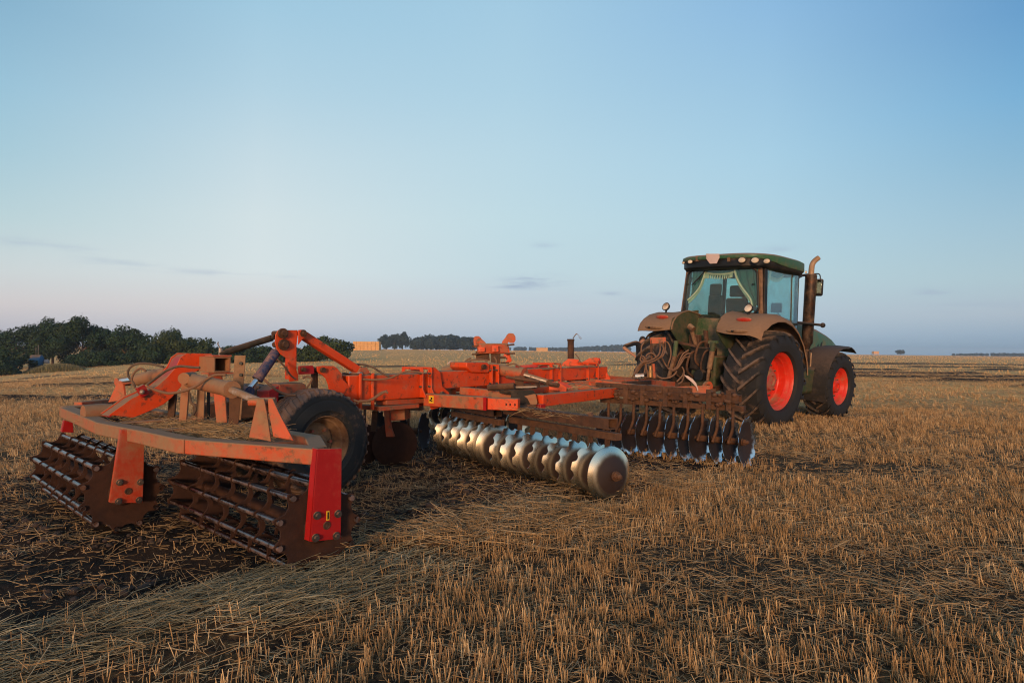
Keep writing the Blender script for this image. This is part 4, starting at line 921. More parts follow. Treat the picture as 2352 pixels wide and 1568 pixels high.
# ---- disc gangs
def discmesh(rad, depth, notches, n=96):
    vs = []; fs = []; rings = [0, .12, .24, .36, .5, .62, .74, .84, .92, .97, 1.0]
    for side in (0, 1):
        for q in rings:
            for i in range(n):
                a = 2 * math.pi * i / n; nn = 0
                if notches:
                    c = .5 + .5 * math.cos(notches * a); nn = .115 * max(0, (c - .45) / .55) ** .6 * (max(0, q - .74) / .26)
                rr = rad * q * (1 - nn); y = depth * (q * (1 - nn)) ** 2 - side * .006
                vs.append((rr * math.cos(a), y, rr * math.sin(a)))
    m = len(rings)
    for side in (0, 1):
        o = side * m * n
        for j in range(m - 1):
            for i in range(n):
                i2 = (i + 1) % n; f = (o + j*n + i, o + (j+1)*n + i, o + (j+1)*n + i2, o + j*n + i2); fs.append(f if side else f[::-1])
    for i in range(n): i2 = (i + 1) % n; fs.append(((m-1)*n + i, (m-1)*n + i2, (2*m-1)*n + i2, (2*m-1)*n + i))
    mb = MB(); mb.add(vs, fs); return mb
DM = {}
def disc(parent, loc, key, mat, spin, flip):
    if key not in DM:
        o = obj('disc', discmesh(*key), mat, parent, sharp=50); DM[key] = o.data
    else: o = bpy.data.objects.new('disc', DM[key]); COL.objects.link(o); o.parent = parent
    if mat is not o.data.materials[0]: o.material_slots[0].link = 'OBJECT'; o.material_slots[0].material = mat
    o.location = loc; o.rotation_euler = (0, spin, math.pi if flip else 0); return o
def gang(p_in, p_out, n, rad, mats, zc, flip, bar_z, bar_half=.055, notch=10, lastplain=True, bar=True, barside=.06, hang_='plate', sp=None, hide=()):
    """p_in / p_out (u, w) of the first and last disc; local y runs from the last disc back to the first"""
    A_, B_ = h(p_out[0], p_out[1], zc), h(p_in[0], p_in[1], zc); root = empty('disc_gang', A_, parent=harrow)
    d = (B_ - A_); L = d.length; root.rotation_euler = (0, 0, math.atan2(d.y, d.x) - math.pi / 2)
    r = random.Random(n + int(rad * 1000))
    mb = MB(); mb.cyl((0, -.10, 0), (0, L + .03, 0), .022, 12)
    for i in range(n):
        y = L * i / (n - 1)
        if i < n - 1: mb.lathe((0, y + .03, 0), (0, 1, 0), [(0, .06), (.03, .045), (L / (n - 1) - .09, .045), (L / (n - 1) - .06, .06)], 14)
    obj('gang_axle', mb, m_mud, root)
    mb = MB(); mb.lathe((0, -.02 if not flip else -.01, 0), (0, -1, 0), [(0, .05), (.018, .05), (.018, .03), (.07, .028), (.085, .015), (.085, 0)], 20); obj('gang_bolt', mb, m_rusty, root)
    mb = MB(); mb.cyl((0, -.035, 0), (0, -.065, 0), .044, 6); obj('gang_nut', mb, m_mud, root)
    for i in range(n):
        y = L * i / (n - 1); last = (i == 0 and lastplain); rr = rad * r.uniform(.94, 1.03)
        o = disc(root, (0, y, 0), (rad, .074 if not flip else .085, 0 if last else notch), m_disc if (last and mats is m_disc2) else mats, r.uniform(0, 6.28), flip); o.scale = (rr / rad,) * 3; o.location.y += r.uniform(-.022, .022) * (0 < i < n - 1); o.rotation_euler = (r.uniform(-.06, .06), 0, (math.pi if flip else 0) + r.uniform(-.09, .09)); o.rotation_euler.rotate_axis('Y', r.uniform(0, 6.28))
    if bar:
        for z0, hh, dx in ((bar_z, .085, .0), (bar_z - .125, .07, .03)):
            mb = MB()
            if dx == 0: mb.hollow((dx, .02, z0 - zc), (dx, L + .1, z0 - zc), .13, hh + .02, .009)
            else: mb.beam((dx, -.03, z0 - zc), (dx, L + .05, z0 - zc), .09, hh)
            obj('gang_tube' if dx == 0 else 'bearing_bar', mb, m_mud if dx else m_rusty, root, bevel=0 if dx == 0 else .004)
        # end lug
    for i in range(n):
        y = L * (i + .5) / (n - 1)
        if y > L: continue
        mb = MB()
        if hang_ == 'plate':
            mb.beam((.03, y, bar_z - .14 - zc), (.02, y, .10), .055, .02, up=(0, 1, 0)); mb.cyl((.0, y - .03, 0), (0, y + .03, 0), .065, 14)
            mb.beam((.02, y, .12), (0, y, .0), .05, .022, up=(0, 1, 0))
        else:
            mb.tube([(-.02, y, bar_z - .13 - zc), (-.03, y, bar_z - .18 - zc), (-.035, y, .20), (-.06, y, .13), (-.15, y + .02, -.02)], .021, 8, False)
        obj('scraper_arm' if hang_ == 'shank' else 'hanger', mb, m_mud, root)
    return root
DR = .285
g1 = gang((6.02, .98), (5.55, 2.68), 8, DR, m_disc2, .265, False, .77)
g2 = gang((6.56, -.55), (6.18, .62), 6, DR, m_disc2, .265, False, .70)
gr = gang((8.44, .75), (8.52, 2.82), 11, .345, m_discm, .31, True, .87, hang_='shank', lastplain=False)
for t in (.06, .2, .33, .5, .64, .8, .93):
    pa = Vector(h(8.44, .75, .0)).lerp(Vector(h(8.52, 2.82, 0)), t); mb = MB(); mb.box(pa + Vector((-.075, 0, .85)), (.016, .07, .27)); mb.box(pa + Vector((.075, 0, .85)), (.016, .07, .27)); mb.box(pa + Vector((0, 0, .945)), (.17, .05, .02)); obj('tube_clamp', mb, m_mud, harrow, bevel=.003)
gl = gang((8.44, -1.0), (8.5, -2.9), 8, .30, m_disc2, .28, False, .80, lastplain=False)
g4 = gang((6.6, -1.3), (5.7, -2.75), 6, DR, m_discm, .265, False, .74, bar=True, lastplain=False)
# central disc and arm below the beam
q = hd(k2(1385, 1160), 8.3)
root = empty('centre_disc', H((q[0], q[1], .27)), (0, 0, R(-30)), parent=harrow); obj('disc', discmesh(.29, .055, 0), m_plate, root)
mb = MB(); mb.poly([H(hd(k2(*p), 8.2)) for p in ((1278, 870), (1332, 870), (1330, 960), (1345, 1040), (1370, 1110), (1300, 1110), (1290, 1000))], Vector((.05, .03, 0))); obj('centre_arm', mb, m_or2, harrow, bevel=.004)
mb = MB(); mb.poly([H(hd(k2(*p), 8.0)) for p in ((1345, 835), (1465, 835), (1470, 960), (1340, 968))], Vector((.2, .12, 0))); obj('arm_block', mb, m_or2, harrow, bevel=.01)
root = empty('centre_disc', H((q[0] - .28, q[1] - .25, .27)), (0, 0, R(-12)), parent=harrow); obj('disc', discmesh(.26, .055, 0), m_plate, root)
mb = MB(); mb.beam(H(hd(k2(1205, 880), 7.7)), H(hd(k2(1190, 1060), 7.7)), .06, .06); obj('centre_arm', mb, m_mud, harrow)

# ---- side frames
def hbeam(name, p, q, wd, hh, mat=m_or, bev=.008): mb = MB(); mb.beam(h(*p), h(*q), wd, hh); return obj(name, mb, mat, harrow, bevel=bev)
sa0, sa1, sa2 = hzp(k3(225, 598), .872), hzp(k3(745, 632), .872), hzp(k3(1000, 640), .872)
arm = hbeam('side_arm', sa0, sa1, .13, .15, m_or2); hbeam('side_arm_tip', sa1, sa2, .11, .135, m_or)
dvec = (H(sa1) - H(sa0)).normalized(); nv = Vector((dvec.y, -dvec.x, 0)); 
if nv.x > 0: nv = -nv
mb = MB(); q = H(hzp(k3(256, 585), .90)); a = H(sa0) + dvec * .13 + nv * .067
def sticker(name, c, du, dv, w2, h2, nv, mat): mb = MB(); mb.poly([c - du * w2 - dv * h2, c + du * w2 - dv * h2, c + du * w2 + dv * h2, c - du * w2 + dv * h2], nv * .003); return obj(name, mb, mat, arm)
sticker('warning_sticker', a + Vector((0, 0, .01)), dvec, Vector((0, 0, 1)), .038, .045, nv, m_yel)
for dx, dz, w2, h2, rt in ((0.008, .012, .012, .014, 0), (-.010, -.012, .014, .010, 0), (.014, -.02, .008, .008, 0)):
    sticker('warning_mark', a + dvec * dx + Vector((0, 0, .01 + dz)) + nv * .003, dvec, Vector((0, 0, 1)), w2, h2, nv, m_blk)
mb = MB()
for x_ in (912, 945, 985): q = H(hzp(k3(x_, 630), .875)); q = H(sa1) + (H(sa2) - H(sa1)) * ((x_ - 745) / 255) ; mb.cyl(q + nv * .04, q + nv * .0585, .016, 12)
obj('adjusting_hole', mb, m_blk, harrow)
mb = MB(); mb.poly([H(sa1) + nv * .068 + Vector((0, 0, v)) + dvec * u_ for u_, v in ((-.02, -.075), (.02, -.075), (.02, .075), (-.02, .075))], nv * .012); obj('tip_plate', mb, m_red, harrow)
sb0, sb1 = hzp(k3(1165, 607), .872), hzp(k3(2040, 510), .872)
hbeam('side_beam', sb0, sb1, .13, .145, m_or); sb2 = hzp(k3(2150, 505), .872)
mb = MB(); mb.beam(H(sb1), H(sb2), .14, .11); obj('side_beam_end', mb, m_or, harrow, bevel=.012)
mb = MB(); mb.box(H(sb0) + Vector((0, -.02, -.085)), (.10, .1, .09)); obj('beam_shoe', mb, m_red, harrow, bevel=.006)
# second, inner longitudinal tube and cross members between beam and side beam
i0, i1 = hzp(k3(1450, 470), .95), hzp(k3(1985, 448), .95); hbeam('inner_tube', i0, i1, .10, .10, m_or2)
hbeam('inner_tube', (6.3, .55, .93), (8.1, .42, .95), .08, .09, m_or2)
hbeam('cross_member', (6.15, WC + .1, .95), (6.35, 1.1, .90), .10, .10, m_or2); hbeam('cross_member', (7.4, WC + .1, .95), (7.45, 1.0, .90), .10, .10, m_or2); hbeam('cross_member', (9.2, WC + .1, .98), (9.4, .8, .90), .10, .10, m_or2)
# mirrored left side frame, mostly behind the beam
hbeam('side_arm', (6.2, WC - .1, .90), (5.9, -1.9, .90), .13, .14, m_or2); hbeam('side_beam', (6.1, -1.45, .90), (9.5, -1.0, .90), .13, .145, m_or)
hbeam('cross_member', (8.3, -.2, .93), (8.35, -1.1, .90), .1, .1, m_or2); hbeam('cross_member', (8.4, .0, .96), (8.5, .85, .86), .1, .1, m_or2)
hbeam('front_gang_carrier', (8.48, .6, .97), (8.5, 2.1, .955), .07, .07, m_mud, 0)
# bracket pair that takes the folding cylinder on the side beam
for off, k_, pts in ((.075, b6, [(1430, 1040), (1500, 985), (1620, 1015), (1740, 1085), (1735, 1180), (1700, 1360), (1665, 1360), (1640, 1150), (1440, 1130)]), (-.0, b6, [(1610, 980), (1720, 1010), (1850, 1080), (1872, 1130), (1870, 1350), (1805, 1350), (1800, 1140), (1700, 1060), (1620, 1020)])):
    Yb = 8.75 if off else 9.0
    mb = MB(); mb.poly([H(hd(k_(*p), Yb)) for p in pts], Vector((-.012, .012, 0))); obj('cylinder_bracket', mb, m_or if off else m_red, harrow, bevel=.003)
# folding cylinder
a, b_, c = hd(k3(760, 335), 9.25), hd(k3(1020, 385), 8.95), hd(k3(1262, 458), 8.85)
fc = empty('folding_cylinder', H(a), parent=harrow); oo = H(a)
mb = MB(); mb.cyl(Vector((0, 0, 0)), H(b_) - oo, .085, 24, .075); d_ = (H(b_) - oo).normalized(); mb.cyl(H(b_) - oo - d_ * .02, H(b_) - oo + d_ * .05, .095, 24); obj('barrel', mb, m_or2, fc)
mb = MB(); mb.cyl(H(b_) - oo, H(c) - oo, .036, 18); obj('piston_rod', mb, m_steel, fc)
mb = MB(); q = H(c); mb.cyl(q + Vector((-.05, -.02, 0)), q + Vector((.05, .02, 0)), .045, 14); obj('cylinder_eye', mb, m_mud, harrow)
# second stub cylinder towards the left side
a, b_ = hd(k3(590, 320), 9.3), hd(k3(370, 365), 9.6); mb = MB(); mb.cyl(H(a), H(b_), .075, 20); obj('folding_cylinder_barrel', mb, m_tan, harrow)
# saddle on the beam for the folding cylinder
mb = MB(); pts = [H(hw(k3(*p), WC + .16)) for p in ((560, 285), (735, 285), (755, 310), (755, 365), (735, 375), (600, 372), (560, 330))]; mb.poly(pts, h(0, -.32, 0) - h(0, 0, 0)); obj('cylinder_saddle', mb, m_or, harrow, bevel=.012)
mb = MB(); q = hw(k3(695, 325), WC + .16); mb.cyl(h(q[0], WC + .15, q[2]), h(q[0], WC + .20, q[2]), .033, 16); obj('saddle_pin', mb, m_rusty, harrow)
# ---- coupler with two horns on the beam
YH = 9.9
def hp(k_, pts, mat, Yd, t=.03, name='coupler_plate', bev=.003): mb = MB(); mb.poly([H(hd(k_(*p), Yd)) for p in pts], Vector((t * .77, -t * .64, 0)) * -1); return obj(name, mb, mat, harrow, bevel=bev)
hp(b6, [(90, 170), (125, 145), (155, 165), (185, 205), (240, 250), (285, 320), (200, 330), (165, 280), (140, 290), (135, 345), (100, 350), (85, 240)], m_or2, YH, .05, 'coupler_horn')
hp(b6, [(595, 300), (620, 230), (665, 180), (700, 120), (735, 92), (770, 105), (800, 150), (805, 220), (780, 260), (765, 275), (740, 270), (735, 225), (715, 205), (690, 240), (660, 275), (650, 320), (600, 330)], m_or2, YH + .2, .05, 'coupler_horn')
mb = MB(); mb.beam(H(hd(b6(110, 375), YH)), H(hd(b6(650, 375), YH + .2)), .12, .16); obj('coupler_bar', mb, m_or2, harrow, bevel=.02)
hp(b6, [(175, 345), (240, 345), (240, 435), (175, 435)], m_or, YH - .08, .05, 'coupler_band'); hp(b6, [(425, 320), (485, 320), (490, 435), (430, 440)], m_or, YH - .02, .05, 'coupler_band')
hp(b6, [(185, 430), (310, 430), (330, 600), (190, 590)], m_mud, YH + .1, .10, 'coupler_leg'); hp(b6, [(440, 435), (525, 435), (525, 650), (440, 640)], m_mud, YH + .1, .08, 'coupler_leg')
hp(b6, [(630, 340), (680, 330), (685, 400), (700, 480), (735, 590), (720, 620), (660, 645), (655, 625), (690, 590), (665, 545), (600, 545), (620, 510), (640, 470), (640, 400)], m_or, YH + .15, .04, 'coupler_hook')
for pa, pb, rr in (((0, 335), (120, 322), .012), ((640, 315), (780, 298), .014), ((0, 480), (60, 480), .012), ((60, 480), (170, 455), .016), ((600, 465), (790, 466), .012), ((520, 535), (620, 535), .018), ((525, 635), (680, 635), .012)):
    mb = MB(); mb.cyl(H(hd(b6(*pa), YH)), H(hd(b6(*pb), YH)), rr, 8); obj('coupler_pin', mb, m_mud, harrow)
# ---- vertical pipe with wire, front coupler lugs
mb = MB(); a, b_ = hd(b6(1815, 645), 11.1), hd(b6(1815, 200), 11.1); mb.cyl(H(a), H(b_), .055, 20); mb.cyl(H(hd(b6(1815, 235), 11.1)), H(hd(b6(1815, 200), 11.1)), .063, 20); obj('jack_pipe', mb, m_rusty, harrow)
mb = MB(); mb.tube([H(hd(b6(*p), 11.1)) for p in ((1855, 190), (1880, 150), (1915, 108), (1935, 112))], .010, 6); obj('jack_handle', mb, m_steel, harrow)
mb = MB(); mb.tube([H(hd(b6(*p), 11.1)) for p in ((1935, 112), (1975, 150), (2010, 190), (1990, 195), (1960, 160))], .003, 5); obj('wire', mb, m_hose, harrow)
hp(b6, [(1760, 650), (1870, 560), (1960, 580), (1990, 640), (2120, 650), (2140, 690), (1760, 700)], m_or, 10.9, .10, 'jack_bracket')
hp(b6, [(2050, 635), (2200, 555), (2300, 540), (2340, 570), (2340, 620), (2250, 650), (2250, 700), (2060, 680)], m_or, 11.2, .05, 'front_lug')
hp(k3, [(1560, 290), (1625, 250), (1680, 250), (1690, 290), (1660, 320), (1570, 320)], m_red, 11.5, .04, 'front_lug'); hp(k3, [(1690, 330), (1745, 380), (1775, 440), (1760, 475), (1710, 470), (1720, 420), (1690, 370)], m_or, 11.3, .05, 'front_lug')
hp(k3, [(1645, 330), (1690, 330), (1700, 410), (1650, 410)], m_pale, 11.25, .01, 'number_plate')
hp(k3, [(1100, 315), (1230, 305), (1250, 330), (1100, 335)], m_red, 10.2, .25, 'hose_tray')
# adjuster cluster at the inner gang corner
for pts, mat, Yd, t in ((((995, 400), (1040, 400), (1040, 520), (1000, 520)), m_mud, 8.15, .05), (((880, 520), (1000, 530), (1000, 560), (890, 548)), m_dark, 8.1, .08), (((1000, 520), (1120, 520), (1150, 560), (1120, 700), (1015, 720), (995, 600)), m_dark, 8.0, .10),
                        (((1060, 570), (1140, 552), (1155, 620), (1150, 640), (1115, 640), (1090, 590)), m_tan, 7.85, .03), (((1100, 640), (1145, 640), (1145, 745), (1100, 745)), m_mud, 7.8, .05), (((1000, 480), (1180, 470), (1180, 500), (1000, 515)), m_mud, 8.3, .1)):
    hp(k3, pts, mat, Yd, t, 'adjuster_plate', .004)
for pa, pb, rr, mat in (((890, 410), (1170, 452), .018, m_mud), ((940, 500), (1150, 495), .02, m_steel), ((880, 535), (1000, 545), .03, m_dark), ((1050, 600), (1060, 680), .06, m_dark), ((1260, 470), (1330, 480), .03, m_mud), ((740, 500), (960, 485), .04, m_mud)):
    mb = MB(); mb.cyl(H(hd(k3(*pa), 8.1)), H(hd(k3(*pb), 8.0)), rr, 12); obj('adjuster_rod', mb, mat, harrow)
# clods of mud stuck on the gang carrier
mbm = MB(); rr_ = random.Random(3)
for i in range(60):
    t = rr_.random(); p0, p1 = Vector(h(6.5, -.4, .745)), Vector(h(5.6, 2.6, .80)); q = p0.lerp(p1, t) + Vector((rr_.uniform(-.07, .07), rr_.uniform(-.05, .05), rr_.uniform(-.03, .03))); mbm.ball(q, rr_.uniform(.02, .045), 8, (1.3, 1, .7))
for i in range(90):
    q = Vector(h(8.40, .6, .94)).lerp(Vector(h(8.5, 2.8, .94)), rr_.random()) + Vector((rr_.uniform(-.08, .05), 0, rr_.uniform(-.16, .01))); mbm.ball(q, rr_.uniform(.015, .045), 8, (1.2, 1, .7))
tag(obj('caked_mud', mbm, m_mud, harrow, 80), kind='stuff')
# ---- drawbar
a, b_ = (9.6, WC, 1.0), (12.3, WC + .05, .80); hbeam('drawbar', a, b_, .18, .16, m_or2)
mb = MB(); mb.lathe(h(12.42, WC + .05, .78), (0, 0, 1), [(-.05, .05), (-.05, .13), (.05, .13), (.05, .05)], 20, closed=True); obj('drawbar_eye', mb, m_mud, harrow)
for w_ in (-.5, .6): hbeam('drawbar_brace', (9.3, w_, .95), (11.4, WC + .05, .88), .09, .10, m_mud)
hp(b7, [(690, 545), (850, 555), (1300, 540), (1480, 530), (1480, 560), (1470, 740), (1240, 745), (700, 740)], m_or2, 10.9, .12, 'front_cross_plate')
# hose stand at the front of the harrow
for p0, p1, rr, mat in (((985, 330), (1010, 1380), .022, m_mud), ((1370, 330), (1310, 420), .02, m_tan), ((1040, 1000), (1070, 1390), .03, m_or2), ((740, 1390), (1270, 1400), .025, m_mud)):
    kb = K(1540 * .91875, 820 * .91875, .0893 * .91875); mb = MB(); mb.cyl(H(hd(kb(*p0), 11.6)), H(hd(kb(*p1), 11.6)), rr, 10); obj('hose_stand', mb, mat, harrow)
kb = K(1540 * .91875, 820 * .91875, .0893 * .91875)
mb = MB(); mb.beam(H(hd(kb(960, 350), 11.6)), H(hd(kb(1390, 340), 11.6)), .04, .11); obj('hose_stand_head', mb, m_or2, harrow, bevel=.006)
mb = MB(); mb.cyl(H(hd(kb(520, 1350), 11.5)), H(hd(kb(770, 1340), 11.5)), .05, 16); obj('coupling_sleeve', mb, m_chrome, harrow)
mb = MB(); mb.lathe(H(hd(kb(960, 1370), 11.5)), (0, 0, 1), [(0, 0), (0, .04), (.1, .035), (.12, .025), (.17, .03), (.2, .02), (.2, 0)], 14); obj('valve', mb, paint('brass', (.45, .25, .08), .3, .3, metal=.9), harrow)
hoses = [([(780, 400), (720, 500), (705, 650), (715, 780), (790, 950), (740, 1010), (620, 1130), (520, 1280), (440, 1400)], 11.45), ([(1230, 390), (1235, 600), (1180, 760), (1050, 860), (900, 920), (760, 960), (600, 1110), (500, 1300)], 11.4),
         ([(1290, 380), (1330, 560), (1260, 780), (1100, 900), (880, 970), (700, 1030), (560, 1190), (450, 1400)], 11.5), ([(1370, 380), (1380, 560), (1320, 760), (1180, 860), (960, 960), (780, 1000), (640, 1160), (520, 1330)], 11.5),
         ([(1400, 370), (1470, 430), (1530, 600), (1530, 800), (1480, 960), (1450, 1080)], 11.6), ([(1290, 840), (1380, 1010), (1480, 1140), (1590, 1190), (1720, 1120), (1830, 970), (1920, 830), (2060, 800)], 11.7),
         ([(1560, 1200), (1700, 1080), (1780, 900), (1880, 720), (2040, 610)], 11.75), ([(1480, 1120), (1620, 1160), (1760, 1040), (1850, 860), (1960, 740), (2080, 700)], 11.7), ([(1850, 1080), (1900, 1200), (1890, 1380), (1840, 1500), (1740, 1560)], 11.3),
         ([(1140, 1320), (1280, 1400), (1500, 1380), (1640, 1290), (1700, 1200)], 11.3), ([(830, 1000), (850, 1130), (890, 1300), (880, 1380)], 11.45), ([(700, 800), (680, 880), (740, 950), (800, 900), (780, 800), (700, 780)], 11.4),
         ([(840, 800), (880, 730), (980, 700), (1080, 750), (1120, 850)], 11.42), ([(1700, 1500), (1850, 1340), (1890, 1250)], 11.2), ([(820, 820), (840, 1010), (790, 1250)], 11.43)]
for pts, Yd in hoses:
    r_ = random.Random(len(pts)); mb = MB(); mb.tube([H(hd(kb(*p), Yd + r_.uniform(-.05, .05))) for p in pts], .0135, 8); obj('hydraulic_hose', mb, m_hose, harrow)
mb = MB(); mb.poly([H(hd(b7(*p), 10.8)) for p in ((925, 310), (1010, 330), (1100, 390), (1180, 480), (1225, 620), (1215, 650), (1180, 560), (1100, 470), (980, 370))], Vector((.01, .01, 0))); obj('loose_strap', mb, m_pale, harrow)
# hoses on the beam and on the rear arms
for k_, pts, Yd, rr, mt in ((k1, [(1200, 372), (1120, 378), (1020, 440), (940, 470), (860, 482), (780, 462), (735, 440)], 5.3, .011, m_hose), (k1, [(730, 432), (780, 395), (850, 345), (920, 322), (1000, 328), (1045, 330)], 5.5, .011, m_hoseb),
                        (k1, [(830, 325), (740, 306), (660, 310), (620, 345), (622, 385), (650, 420), (660, 450)], 6.3, .011, m_hoseb), (k1, [(725, 350), (690, 335), (655, 360), (640, 400), (650, 435)], 6.3, .011, m_hose), (k1, [(985, 480), (990, 530), (1020, 570), (1000, 620)], 6.0, .012, m_hoseb),
                        (k2, [(915, 580), (1060, 595), (1200, 602), (1330, 588), (1400, 560), (1480, 530), (1560, 530), (1640, 545)], 7.3, .010, m_hose), (k2, [(1010, 478), (1080, 465), (1180, 490), (1260, 540), (1330, 575)], 7.5, .012, m_hoseb),
                        (k2, [(1010, 780), (1090, 800), (1180, 770), (1250, 720), (1310, 700)], 6.9, .010, m_hose), (k2, [(1060, 790), (1160, 785), (1240, 740), (1290, 712), (1320, 720)], 6.85, .010, m_hose), (k2, [(330, 420), (370, 455), (410, 500), (450, 560), (500, 600)], 6.5, .009, m_mud),
                        (k2, [(215, 600), (280, 660), (350, 710), (430, 738), (500, 740)], 6.3, .012, m_hose), (k2, [(560, 590), (600, 575), (640, 600), (590, 680)], 6.7, .010, m_hose), (k3, [(230, 380), (340, 380), (440, 350), (520, 300), (600, 270), (680, 265), (740, 275)], 9.2, .012, m_hose),
                        (k3, [(410, 380), (480, 350), (560, 270), (600, 250)], 9.3, .011, m_hose), (k3, [(480, 345), (520, 370), (580, 350), (640, 315)], 9.1, .010, m_hose), (k3, [(640, 360), (720, 360), (790, 330), (810, 280), (790, 240)], 9.2, .012, m_hose),
                        (k3, [(830, 340), (900, 310), (960, 300), (1000, 320), (1040, 345), (1200, 345), (1290, 335)], 9.9, .012, m_hose), (k3, [(1160, 320), (1200, 308), (1280, 315), (1300, 330), (1230, 345), (1170, 335), (1160, 320)], 10.1, .012, m_hose),
                        (k3, [(1340, 345), (1450, 325), (1560, 318), (1640, 318)], 10.4, .012, m_hose), (k3, [(400, 300), (430, 282), (455, 295), (450, 320)], 9.4, .012, m_pale), (k3, [(1470, 215), (1500, 250), (1515, 285)], 11., .008, m_hose), (k3, [(1650, 330), (1670, 360), (1700, 400)], 11.2, .01, m_hoseb)):
    mb = MB(); mb.tube([H(hd(k_(*p), Yd)) for p in pts], rr, 8); obj('hydraulic_hose', mb, mt, harrow)
# straw and soil lying on the deck
def deckstraw(n, u0, u1, w0, w1, z0, seed, hz_=.05):
    r = np.random.default_rng(seed); uu = r.uniform(u0, u1, n); ww = r.uniform(w0, w1, n); z = z0 + hz_ * r.uniform(0, 1, n) * (.3 + fbm(uu * 6, ww * 6, 2, 3)); a = r.uniform(0, 6.28, n); el = r.normal(0, .18, n)
    x = uu * SU + (ww - 6.02) * CU; y = uu * CU - (ww - 6.02) * SU
    D = np.stack([np.cos(a) * np.cos(el), np.sin(a) * np.cos(el), np.sin(el)], -1); return np.stack([x, y, z], -1), D, r.uniform(.04, .2, n), r.uniform(.0013, .0024, n), r.beta(2, 3, n)
build('straw_litter', m_sg, [deckstraw(2600, 2.16, 2.8, -1.3, 1.3, .775, 1), deckstraw(900, 2.3, 2.8, .2, 1.5, .79, 2, .09), deckstraw(160, 7.2, 7.7, .3, 1.0, .96, 4, .05), deckstraw(120, 5.5, 5.9, 1.1, 2.3, .80, 5, .06)],
      'broken straw and soil lying on the rear frame of the harrow', .12)
mb = MB(); rr_ = random.Random(8)
for i in range(190):
    q = h(rr_.uniform(2.16, 2.8), rr_.uniform(-1.3, 1.2), .775 + rr_.uniform(0, .03)); mb.ball(q, rr_.uniform(.012, .035), 6, (1.2, 1, .6))
lit = obj('soil_litter', mb, m_plate, None, 80); lit.location = harrow.location; lit.rotation_euler = harrow.rotation_euler; tag(lit, 'lumps of dry soil lying on the rear frame of the harrow', kind='stuff')
# ================================================================ TRACTOR
TR = Matrix.Translation((4.55, 14.65, .0)) @ Matrix.Rotation(R(40), 4, 'Z') @ Matrix.Rotation(R(3), 4, 'X'); TRI = TR.inverted()
tractor = empty('tractor'); tractor.matrix_world = TR
tag(tractor, 'dusty green tractor with bright red wheel rims towing the orange harrow', 'tractor')
def tpl(p, axis, val):
    """point on the photo ray where the tractor's local coordinate axis has the value"""
    o = TRI @ CAMP; d = TRI.to_3x3() @ ray(*p); t = (val - o[axis]) / d[axis]; return o + d * t
def tx(p, v): return tpl(p, 0, v)
def ty(p, v): return tpl(p, 1, v)
def tO(name, mb, mat, parent=None, **k): return obj(name, mb, mat, parent or tractor, **k)
# ---- wheels
def tyre_mb(Ro, Ri, W, lugs, lugh, lugw):
    w2 = W / 2; Rb = Ro - lugh
    pr = [(-w2 * .78, Ri), (-w2 * .93, Ri + .03), (-w2, Ri + (Rb - Ri) * .4), (-w2 * .99, Ri + (Rb - Ri) * .62), (-w2 * .93, Rb - .075), (-w2 * .84, Rb - .03), (-w2 * .5, Rb - .008), (0, Rb), (w2 * .5, Rb - .008), (w2 * .84, Rb - .03), (w2 * .93, Rb - .075), (w2 * .99, Ri + (Rb - Ri) * .62), (w2, Ri + (Rb - Ri) * .4), (w2 * .93, Ri + .03), (w2 * .78, Ri), (0, Ri - .01)]
    mb = MB(); mb.lathe((0, 0, 0), (0, 1, 0), pr, 96, closed=True)
    for s in (-1, 1):
        for i in range(lugs):
            a0 = 2 * math.pi * (i + (.5 if s > 0 else 0)) / lugs; rows = []
            for t in (-.06, .0, .2, .45, .7, .9, 1.0, 1.06):
                y = s * w2 * min(max(t, -.06), 1.0) * .99; a = a0 - (.36 * t + .08 * t * t) * (1.0 / Ro) * W * 1.05
                top = Ro - .012 * t * t - (.06 * max(0, t - .85) / .15 if t > .85 else 0); hw_ = lugw / 2 / Ro * (1.15 if t < .3 else 1.0); bot = Rb - .03
                if t > 1.0: top = Rb - .16; y = s * w2 * 1.0; bot = Rb - .18
                if t < 0: top = Rb - .005
                rows.append([(math.cos(a + q) * r_, y, math.sin(a + q) * r_) for q, r_ in ((-hw_ * 1.5, bot), (-hw_, top), (hw_, top), (hw_ * 1.5, bot))])
            mb.grid(rows)
    return mb
